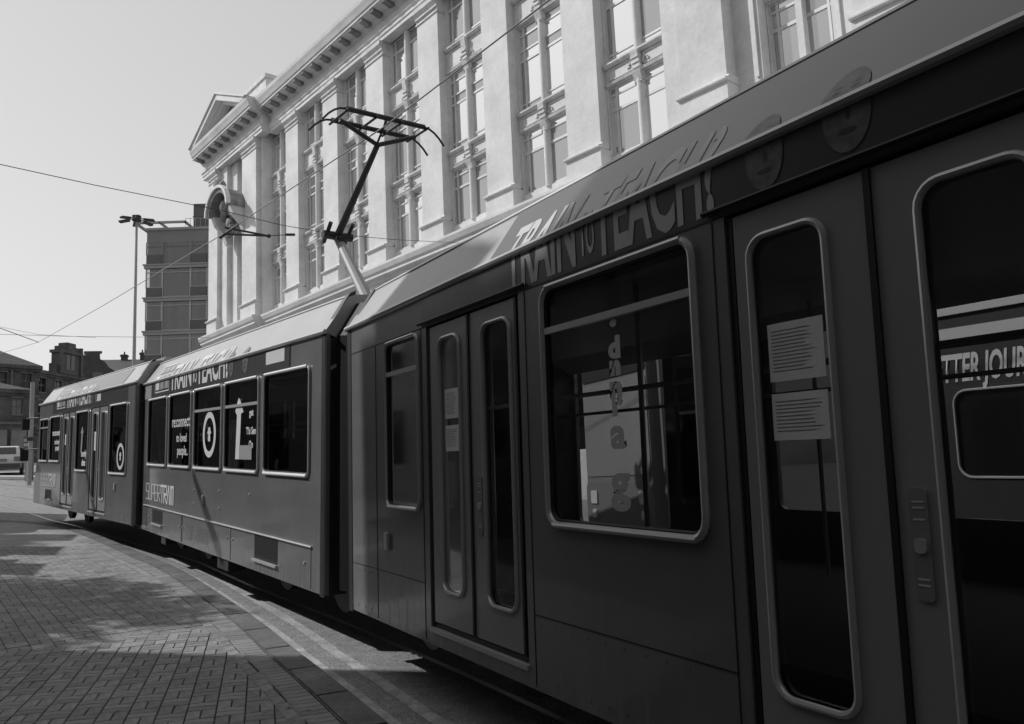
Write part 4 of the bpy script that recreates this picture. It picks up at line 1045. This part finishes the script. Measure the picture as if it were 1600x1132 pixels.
prism(b, [(gc - 3.4, 14), (gc - 3.4, 17.2), (gc - 2.3, 18.0), (gc - 1.7, 18.9), (gc - 1.0, 19.3), (gc - .95, 20.1), (gc - 1.25, 20.15), (gc - 1.25, 20.5), (gc + 1.25, 20.5), (gc + 1.25, 20.15), (gc + .95, 20.1), (gc + 1.0, 19.3), (gc + 1.7, 18.9), (gc + 2.3, 18.0), (gc + 3.4, 17.2), (gc + 3.4, 14)], -.6, -.2); link('shaped_gable', b, m_vic2, T)
link('gable_window', boxes((gc + .2, gc + 1.5, -.64, -.6, 14.6, 17.2)), _bg_dark, T); link('gable_window_frame', boxes((gc + .1, gc + .2, -.68, -.6, 14.5, 17.3), (gc + .2, gc + 1.5, -.68, -.64, 14.5, 14.6), (gc + .82, gc + .9, -.68, -.64, 14.6, 17.2), (gc + .2, gc + 1.5, -.67, -.64, 16.1, 16.2)), m_vtrim, T)
chimney(T, 6.6, 6, 18, 20.9, .9, 1); chimney(T, 9.6, 6, 18, 21.2, 1.1, 2); chimney(T, 11.6, 6, 17, 20.6, 1.2, 2); chimney(T, .3, 6, 17, 20.8, 1.0, 3)
# trees beyond
def tree(x, y, z0, h, rad, label, n=1500, seed=1):
    T = thing('tree', label, 'tree', Matrix.Translation((x, y, z0)))
    b = B(); tube(b, [(0, 0, 0), (.1, 0, h * .4), (0, .1, h * .8)], .2, 7, radii=[.32, .2, .08])
    for k in range(5): a = k * 1.3; tube(b, [(0, 0, h * .4), (math.cos(a) * rad * .5, math.sin(a) * rad * .5, h * .7)], .08, 5, radii=[.12, .04])
    link('trunk', b, m_vic2, T)
    r_ = random.Random(seed); b = B(); cl = [(r_.gauss(0, rad * .5), r_.gauss(0, rad * .5), h * .72 + r_.gauss(0, h * .11)) for _ in range(16)]
    for _ in range(n):
        c = r_.choice(cl); p = Vector((c[0] + r_.gauss(0, rad * .2), c[1] + r_.gauss(0, rad * .2), c[2] + r_.gauss(0, rad * .2)))
        u = Vector((r_.gauss(0, 1), r_.gauss(0, 1), r_.gauss(0, 1))).normalized(); v = u.orthogonal().normalized(); s = r_.uniform(.12, .26)
        b.faces.new([b.verts.new(p + q * s) for q in (u, v, -u, -v)])
    o = link('crown', b, m_leaf, T); o['kind'] = 'stuff'
m_leaf = mat('dark_foliage', .05, .8, var=.4, scale=2)
tree(-52.5, 116, 4.5, 13.8, 3.0, 'dark tree top in the gap between the brick gables and the office block')
tree(-46.5, 122, 4.5, 14.2, 3.0, 'dark tree partly hidden behind the left edge of the office block', seed=5)

# ------------------------------------------------------------ street furniture far off
lx, ly = -21.0, 45.0; lz = gz(lx, ly) - .1
L = thing('lamp_column', 'very tall slim street lamp column with a cluster of floodlights', 'street lamp', Matrix.Translation((lx, ly, 0)))
b = B(); tube(b, [(0, 0, lz), (0, 0, lz + 2), (0, 0, 16.9)], .12, 12, radii=[.12, .11, .06]); link('column', b, m_gal, L, smooth=True)
link('head_frame', boxes((-.18, .18, -.18, .18, 16.85, 17.2)), m_blk, L)
for k, (a, d_) in enumerate(((0, 1.0), (180, 1.0), (60, .95), (120, .95), (300, .85), (240, .85))):
    q = Matrix.Rotation(R(a), 3, 'Z'); b = B(); tube(b, [q @ Vector((.1, 0, 17.0)), q @ Vector((.45, 0, 17.0))], .035, 6)
    bb = B(); box(bb, .42, 1.0, -.13, .13, -.05, .07); bmesh.ops.rotate(bb, verts=bb.verts, matrix=Matrix.Rotation(R(8), 3, 'Y')); bmesh.ops.bevel(bb, geom=bb.edges[:], offset=.02, segments=1, affect='EDGES')
    for v in bb.verts: v.co = q @ (v.co + Vector((0, 0, 17.0)))
    link('lamp_arm', b, m_gal, L); link('floodlight', bb, m_blk, L)
px_, py_ = -20.1, 34.0; pz = gz(px_, py_) - .1
L = thing('street_post', 'plain pale grey post standing just ahead of the tram cab', 'post', Matrix.Translation((px_, py_, 0)))
b = B(); tube(b, [(0, 0, pz), (0, 0, 6.35)], .085, 10); link('post_shaft', b, m_gal, L, smooth=True)
link('post_band', boxes((-.1, .1, -.1, .1, 3.9, 4.05)), m_blk, L)
cx, cy = -21.3, 36.0; cz = gz(cx, cy) - .1
L = thing('information_pillar', 'narrow grey information pillar between the car and the tram nose', 'pillar', Matrix.Translation((cx, cy, cz)) @ Matrix.Rotation(R(-25), 4, 'Z'))
link('pillar_body', boxes((-.16, .16, -.1, .1, 0, 1.75)), m_off, L); link('pillar_head', boxes((-.3, .3, -.12, .12, 1.4, 1.95)), m_offd, L); link('pillar_panel', boxes((-.24, .24, -.13, -.121, 1.5, 1.62), (-.24, .24, -.13, -.121, 1.7, 1.82)), m_shut, L)
# white hatchback, tail towards the viewer
hx, hy = -24.2, 38.6
H = thing('hatchback_car', 'white hatchback seen from behind, cut by the left edge of the picture', 'car', Matrix.Translation((hx, hy, gz(hx, hy) - .11)) @ Matrix.Rotation(R(25), 4, 'Z'))
b = B(); prism(b, [(0.0, .32), (-.02, .62), (.05, .92), (.32, 1.34), (.5, 1.40), (1.9, 1.42), (2.6, .98), (3.7, .85), (3.85, .6), (3.85, .3)], -.82, .82, 'x')
for v in b.verts:
    if v.co.z > 1.0: v.co.x *= .84
bmesh.ops.bevel(b, geom=b.edges[:], offset=.04, segments=2, affect='EDGES'); link('car_body', b, m_carw, H, smooth=True)
def quad(bm, P): bm.faces.new([bm.verts.new(p) for p in P])
b = B(); quad(b, [(-.62, .085, 1.0), (.62, .085, 1.0), (.56, .295, 1.33), (-.56, .295, 1.33)]); link('rear_window', b, m_tglass, H)
for s in (-1, 1):
    b = B(); quad(b, [(s * .80, .4, 1.0), (s * .80, 2.3, 1.0), (s * .72, 1.8, 1.34), (s * .72, .6, 1.34)]); link('side_window', b, m_tglass, H)
    link('tail_light', boxes((s * .66 - .12, s * .66 + .12, -.035, .02, .66, .88)), m_ad2, H)
    for yy in (.65, 3.1):
        b = B(); n = 20; prism(b, [(yy + .3 * math.cos(6.2832 * i / n), .3 + .3 * math.sin(6.2832 * i / n)) for i in range(n)], s * .84 - .09, s * .84 + .02, 'x'); w_ = link('wheel', b, m_tyre, H)
link('bumper', boxes((-.82, .82, -.10, .05, .34, .56)), m_offd, H); link('number_plate', boxes((-.26, .26, -.05, -.03, .66, .78)), m_shut, H)
# pale island kerb on the far side of the junction
b = B(); prev = None
for k in range(12):
    x = -27 + k * .62; y = 36.3 + .03 * k; r0 = [b.verts.new((x, y, gz(x, y) - .10)), b.verts.new((x, y, gz(x, y) + .03)), b.verts.new((x + .1, y + .5, gz(x, y + .5) + .03))]
    if prev:
        for i in range(2): b.faces.new((prev[i], r0[i], r0[i + 1], prev[i + 1]))
    prev = r0
struct(link('traffic_island', b, m_white))
C = catmull([(-22.3, 33.2), (-22.1, 32.4), (-21.4, 31.6), (-20.0, 31.2)], 6)
struct(link('lane_marking', ribbon(C, 0, .12, -.108), m_white))

# ------------------------------------------------------------ overhead line
wz = [(3.2, 3.4, 5.95), (.51, 7.18, 6.04), (-1.50, 9.99, 6.12), (-5.57, 15.64, 6.59), (-12.5, 24.5, 7.25), (-19.92, 34, 8.05), (-29, 44, 9.1)]
b = B(); tube(b, wz, .009, 6); o = link('contact_wire', b, m_wire if 'm_wire' in globals() else m_gal); tag(o, 'thick contact wire rising from lower left across the facade over the pantograph', 'overhead wire')
def wire(name, P, r, label, sag=0.0, m=None):
    P = [Vector(p) for p in P]; b = B(); Q = []
    if len(P) == 2:
        for k in range(13): t = k / 12; q = P[0].lerp(P[1], t); q.z -= sag * 4 * t * (1 - t); Q.append(q)
    else: Q = P
    tube(b, Q, r, 6); return tag(link(name, b, m or m_blk), label, 'overhead wire')
P0 = Vector((-10.052, 14.500, 7.941)); P1 = Vector((-6.232, 17.500, 7.698)); P2 = Vector((-4.482, 20.500, 7.993)); 
P3 = Vector((-1.875, 32.478, 11.100))
wire('span_wire', [P0, Vector((-8.313, 16.000, 7.838)), P1, Vector((-5.381, 19.000, 7.805)), P2, Vector((-3.177, 23.000, 8.513)), P3], .008, 'dark span wire drooping from the upper left to the building ledge')
c0 = Vector((-5.57, 15.64, 6.59)); c1 = Vector((-5.636, 15.900, 6.848)); 
b = B(); e1 = Vector((-5.030, 16.800, 6.863)); e2 = Vector((-5.617, 15.600, 6.544))
tube(b, [Vector((-5.529, 15.600, 6.697)), e1], .022, 8); tube(b, [Vector((-5.528, 15.600, 6.566)), e1], .022, 8); tube(b, [e1, Vector((-4.789, 17.300, 7.030))], .010, 6)
tube(b, [Vector((-5.593, 15.500, 6.462)), Vector((-5.344, 15.800, 6.829))], .03, 8); tube(b, [Vector((-4.775, 17.200, 6.999)), Vector((-4.648, 17.400, 7.053))], .03, 8)
bmesh.ops.create_icosphere(b, subdivisions=1, radius=.05, matrix=Matrix.Translation(e1))
tag(link('registration_arm', b, m_blk), 'forked black registration arm holding the contact wire', 'overhead arm')
wire('span_wire', [Vector((-20.010, 30.000, 8.298)), Vector((-19.670, 31.000, 8.099)), Vector((-19.923, 34.000, 8.048))], .014, 'short black branch wire joining the contact wire at far left')
wire('span_wire', [Vector((-26.006, 40.000, 9.717)), Vector((-22.949, 42.000, 9.790)), Vector((-17.081, 46.000, 10.133))], .012, 'thin level wire low in the sky crossing behind the lamp column', m=m_gal)
wire('span_wire', [Vector((-27.668, 42.000, 10.715)), Vector((-24.625, 42.000, 9.967)), Vector((-22.123, 43.000, 9.854))], .010, 'faint thin wire dipping above the Victorian roofs', m=m_gal)

# ------------------------------------------------------------ vehicles seen through the tram's windows
BU = thing('bus', 'pale bus facing the viewer, seen through the near tram window', 'bus', Matrix.Translation((.98, 12.2, .1)) @ Matrix.Rotation(R(-67), 4, 'Z'))
W_ = 2.0
m_busg = mat('bright_windscreen', 0.26, 0.2, coat=.3)
m_busb = mat('pale_bus_paint', 0.20, 0.4)
b = boxes((0, W_, 0, 7, .3, 3.35)); 
bmesh.ops.bevel(b, geom=[e for e in b.edges if abs(e.verts[0].co.y - e.verts[1].co.y) < .01 and e.verts[0].co.y < .1], offset=.12, segments=3, affect='EDGES'); link('bus_body', b, m_busb, BU, smooth=True)
b = B(); prism(b, rrect(.14, W_ - .14, 1.45, 2.75, .08), -.012, .0); link('windscreen', b, m_busg, BU)
b = B(); prism(b, rrect(.14, W_ - .14, 2.80, 3.15, .05), -.014, .0); link('destination_blind', b, m_rub, BU)
b = B(); prism(b, rrect(.10, W_ - .10, .78, 1.36, .08), -.012, .0); link('front_panel', b, m_off, BU)
for x in (.34, W_ - .34):
    for z, s in ((1.16, .09), (.93, .06)): b = B(); prism(b, rrect(x - s, x + s, z - s, z + s, .02), -.03, -.012); link('headlight', b, m_white, BU)
link('bumper', boxes((-.03, W_ + .03, -.10, 0, .42, .66)), m_busb, BU)
bm = text_bm('Trams', .2)
for v in bm.verts: v.co = Vector((W_ + .006, .9 + v.co.x, 1.1 + v.co.y))
link('lettering', bm, m_rub, BU)
b = B(); prism(b, [(.5, 1.5), (.5, 2.7), (6.5, 2.7), (6.5, 1.5)], W_ + .001, W_ + .012, 'x'); link('side_glazing', b, m_tglass, BU)
T2 = thing('passing_tram', 'second tram on the far track with large light lettering, glimpsed through the right-hand door', 'tram', CM[3] @ Matrix.Translation((-5.0, 4.55, .0)))
holes = [rrect(.58 + k * 1.7, 1.98 + k * 1.7, 1.42, 2.19, .12) for k in range(6)]
link('side_wall', sheet([(0, .35), (11, .35), (11, 3.25), (0, 3.25)], holes, 0, .05), m_blk, T2)
link('rear_shell', boxes((0, 11, 2.4, 2.5, .35, 3.25), (0, .05, .05, 2.4, .35, 3.25), (0, 11, .05, 2.4, 3.2, 3.3), (0, 11, .05, 2.4, .5, .6)), m_blk, T2)
for k, q in enumerate(holes):
    b = B(); tube(b, [(p[0], -.005, p[1]) for p in q], .012, 6, closed=True); f = link('window', b, m_alu, T2)
    b = B(); b.faces.new([b.verts.new((p[0], .02, p[1])) for p in q]); link('pane', b, m_tglass, f)
bm = text_bm('BETTER JOURNEYS', .34, .25, .44, .010)
for v in bm.verts: v.co = Vector((v.co.x + 0.96, -.006, v.co.y + 2.28))
link('lettering', bm, m_white, T2); link('band_strip', boxes((0, 11, -.02, 0, 2.66, 2.76)), m_grey2, T2); link('roof_strip', boxes((0, 11, -.03, 0, 2.88, 3.05)), m_grey2, T2)

# ------------------------------------------------------------ near-side buildings that shade the pavement (left of and behind the viewer)
LB = thing('kerbside_block', 'tall dark brick block left of the viewer that shades the near end of the street', 'building', Matrix.Translation((0, 0, 0)))
link('block_wall', boxes((-26, -12.0, -14, 6.7, -.6, 17.0)), m_leftb, LB); link('block_wall', prism(B(), [(6.7, -.6), (9.3, -.6), (9.3, 12.55), (6.7, 14.15)], -26, -12.0, 'x'), m_leftb, LB)
link('block_wall', boxes((-26, -11.9, -14, 4.8, 16.0, 24)), m_leftb, LB)
link('cornice', boxes((-26.2, -11.7, -14.2, 6.73, 16.7, 17.05)), m_vtrim, LB)
for k in range(5):
    for j in range(4):
        y0 = 8.2 - k * 3.1; z0 = 1.0 + j * 3.7
        f = link('window', boxes((-12.02, -11.93, y0 - .85, y0 + .85, z0 - .1, z0), (-12.02, -11.95, y0 - .04, y0 + .04, z0, z0 + 2)), m_vtrim, LB)
        link('pane', boxes((-11.995, -11.985, y0 - .8, y0 + .8, z0, z0 + 2)), m_tglass, f)
BB = thing('rear_block', 'dark brick block closing the street behind the viewer', 'building', Matrix.Translation((0, 0, 0)))
link('block_wall', boxes((-12, 30, -26, -14, -.6, 20)), m_leftb, BB)
LL = thing('low_terrace', 'low dark terrace set back along the left pavement beyond the tall block', 'building', Matrix.Translation((-13.2, 10.6, 0)) @ Matrix.Rotation(R(110), 4, 'Z'))
link('terrace_wall', boxes((-.6, 5.2, 0, 7, -.6, 6.3), (5.6, 9.3, 0, 7, -.6, 6.0), (9.9, 16, 0, 7, -.6, 5.8)), m_leftb, LL)
link('terrace_chimney', boxes((2.2, 2.9, .6, 1.4, 6.3, 7.5), (7.0, 7.5, .5, 1.2, 6.0, 7.0), (12, 12.8, .6, 1.5, 5.8, 7.0)), m_leftb, LL)
for k in range(6):
    f = link('window', boxes((1 + k * 2.4, 2.3 + k * 2.4, -.03, .0, 2.0, 2.08), (1 + k * 2.4, 2.3 + k * 2.4, -.03, .0, 5.0, 5.08)), m_vtrim, LL)
    link('pane', boxes((1 + k * 2.4, 2.3 + k * 2.4, -.012, -.002, 2.1, 3.8), (1 + k * 2.4, 2.3 + k * 2.4, -.012, -.002, 5.1, 6.8)), m_tglass, f)
# litter and a thin bent pale line
b = B(); tube(b, [(0, 0, 0), (.028, .012, .002)], .004, 6); o = link('cigarette_end', b, m_white, None, Matrix.Translation((-2.05, 7.7, gz(-2.05, 7.7) + .006))); tag(o, 'white cigarette end lying on the dark kerb stones', 'litter')
b = B(); tube(b, [(0, 0, .004), (-.10, .25, .006), (.10, .33, .01), (.22, .36, .004)], .0035, 5); o = link('bent_pale_line', b, m_curt, None, Matrix.Translation((-3.60, 7.55, gz(-3.6, 7.55)))); tag(o, 'thin bent pale line lying on the shaded brick paving', 'litter')  # thin bent pale tube laid on the bricks

FB = thing('far_left_block', 'long plain dark block far left of the street, outside the picture', 'building')
link('block_wall', boxes((-60, -45, 21, 62, 0, 15)), m_leftb, FB); link('roof_parapet', boxes((-60.1, -44.8, 20.9, 62.1, 15, 15.5)), m_vtrim, FB)
# two rods added out of view to cast slanting shadows on the tram sides
def hung_rod(mw, lo, hi, t0, t1, r, label):
    Pb = mw @ Vector((-lo[0], 0, lo[1])) + sd * t0; Pt = mw @ Vector((-hi[0], 0, hi[1])) + sd * t1
    b = B(); tube(b, [Pb, Pb.lerp(Pt, .5), Pt], r, 8, radii=[r, r * .9, r * .6]); T = tag(link('shadow_rod', b, m_blk), label, 'added rod')
    for p, q in ((Pb, Vector((-12.0, 9.0, 11.5))), (Pt, Vector((-16.5, 19.0, 9.0)))):
        b = B(); tube(b, [p, q], .004, 4); link('stay_wire', b, m_blk, T)  # stays added only to carry the rod
hung_rod(CM[2], (11.55, .42), (12.95, 1.42), 10.0, 10.6, .10, 'unseen rod added left of the pavement so its shadow crosses the middle tram section')
hung_rod(CM[1], (19.2, .45), (19.95, 1.25), 11.0, 11.6, .11, 'unseen rod added left of the pavement so its shadow crosses the leading tram section')
# trees added out of view, their limbs shaped to dapple the paving
def shade_tree(x, y, h, label, seed, limbs):
    T = thing('added_shade_tree', label, 'tree', Matrix.Translation((x, y, gz(x, y))))
    r_ = random.Random(seed); b = B(); tube(b, [(0, 0, -.2), (.05, 0, h * .5), (0, .1, h)], .1, 8, radii=[.16, .11, .04]); lv = B()
    for (ox, oy, oz, L, wdt, n) in limbs:
        d = Vector((.27, -.96, -.10)).normalized(); c = Vector((ox, oy, oz)); tube(b, [(0, 0, h * .6), c - d * L * .5, c + d * L * .5], .03, 5, radii=[.06, .04, .012])
        for _ in range(n):
            t = r_.uniform(-.5, .5); p = c + d * t * L + Vector((r_.gauss(0, wdt * (1 - abs(t))), r_.gauss(0, wdt * .6), r_.gauss(0, wdt * .6)))
            u = Vector((r_.gauss(0, 1), r_.gauss(0, 1), r_.gauss(0, 1))).normalized(); v = u.orthogonal().normalized(); q_ = r_.uniform(.05, .12)
            lv.faces.new([lv.verts.new(p + k * q_) for k in (u, v * .6, -u, -v * .6)])
    link('trunk', b, m_vic2, T); o = link('crown', lv, m_leaf, T); o['kind'] = 'stuff'
rl = random.Random(11)
def limbset(n, x0, x1, y0, y1, z0, z1, k, den):
    return [(rl.uniform(x0, x1), rl.uniform(y0, y1), rl.uniform(z0, z1), rl.uniform(1.6, 3.4), rl.uniform(.16, .34), den) for _ in range(n)]
shade_tree(-14.9, 11.6, 7.0, 'unseen tree added to dapple the paving, nearest the tall brick block', 3, limbset(50, -3.2, 1.7, -2.3, .8, 5.8, 8.4, 1, 430))
shade_tree(-20.6, 16.5, 7.0, 'unseen tree added to dapple the paving, beyond the first one', 9, limbset(20, -1.6, 1.4, -2.6, 2.2, 6.0, 8.6, 1, 420))

bm = B()
for a in (6.95, 5.93, 4.32, 2.66): box(bm, -a - .003, -a + .003, -.0035, .001, .37, 2.75)
box(bm, -7.7, -5.93, -.0035, .001, .783, .789); box(bm, -4.32, -2.66, -.0035, .001, .783, .789); box(bm, -7.7, 2.5, -.0035, .001, 2.755, 2.763)
link('panel_joint', bm, m_rub, tram, TI @ CM[3])
for a0, a1 in ((7.6, 6.95), (4.25, 2.72)):
    n = int((a0 - a1) / .16)
    for z in (.42, .74):
        for k in range(n):
            b = B(); prism(b, rrect(-a0 + k * .16 - .007, -a0 + k * .16 + .007, z - .007, z + .007, .006, 2), -.004, 0); o = put('rivet', rivet_me, tram, TI @ CM[3] @ Matrix.Translation((-a0 + k * .16, 0, z))) if 'rivet_me' in globals() else link('rivet', b, m_bodyp, tram, TI @ CM[3])
bm = B(); tube(bm, [(-5.95, -.02, 2.79), (-4.3, -.02, 2.79)], .012, 6); link('door_rain_strip', bm, m_rub, tram, TI @ CM[3])
bm = B(); tube(bm, [(-2.70, -.02, 2.79), (-.9, -.02, 2.79)], .012, 6); link('door_rain_strip', bm, m_rub, tram, TI @ CM[3])

b = B(); rg = random.Random(21)
for _ in range(150):
    x = rg.uniform(-8, -1.2); y = rg.uniform(5.2, 14)
    if x > kerb_x(y) + .3: continue
    rr_ = rg.uniform(.006, .018); n = 7
    b.faces.new([b.verts.new((x + rr_ * rg.uniform(.7, 1.2) * math.cos(6.2832 * k / n), y + rr_ * rg.uniform(.7, 1.2) * math.sin(6.2832 * k / n), gz(x, y) + .004)) for k in range(n)])
o = link('gum_spots', b, m_kerb, pave); o['kind'] = 'stuff'
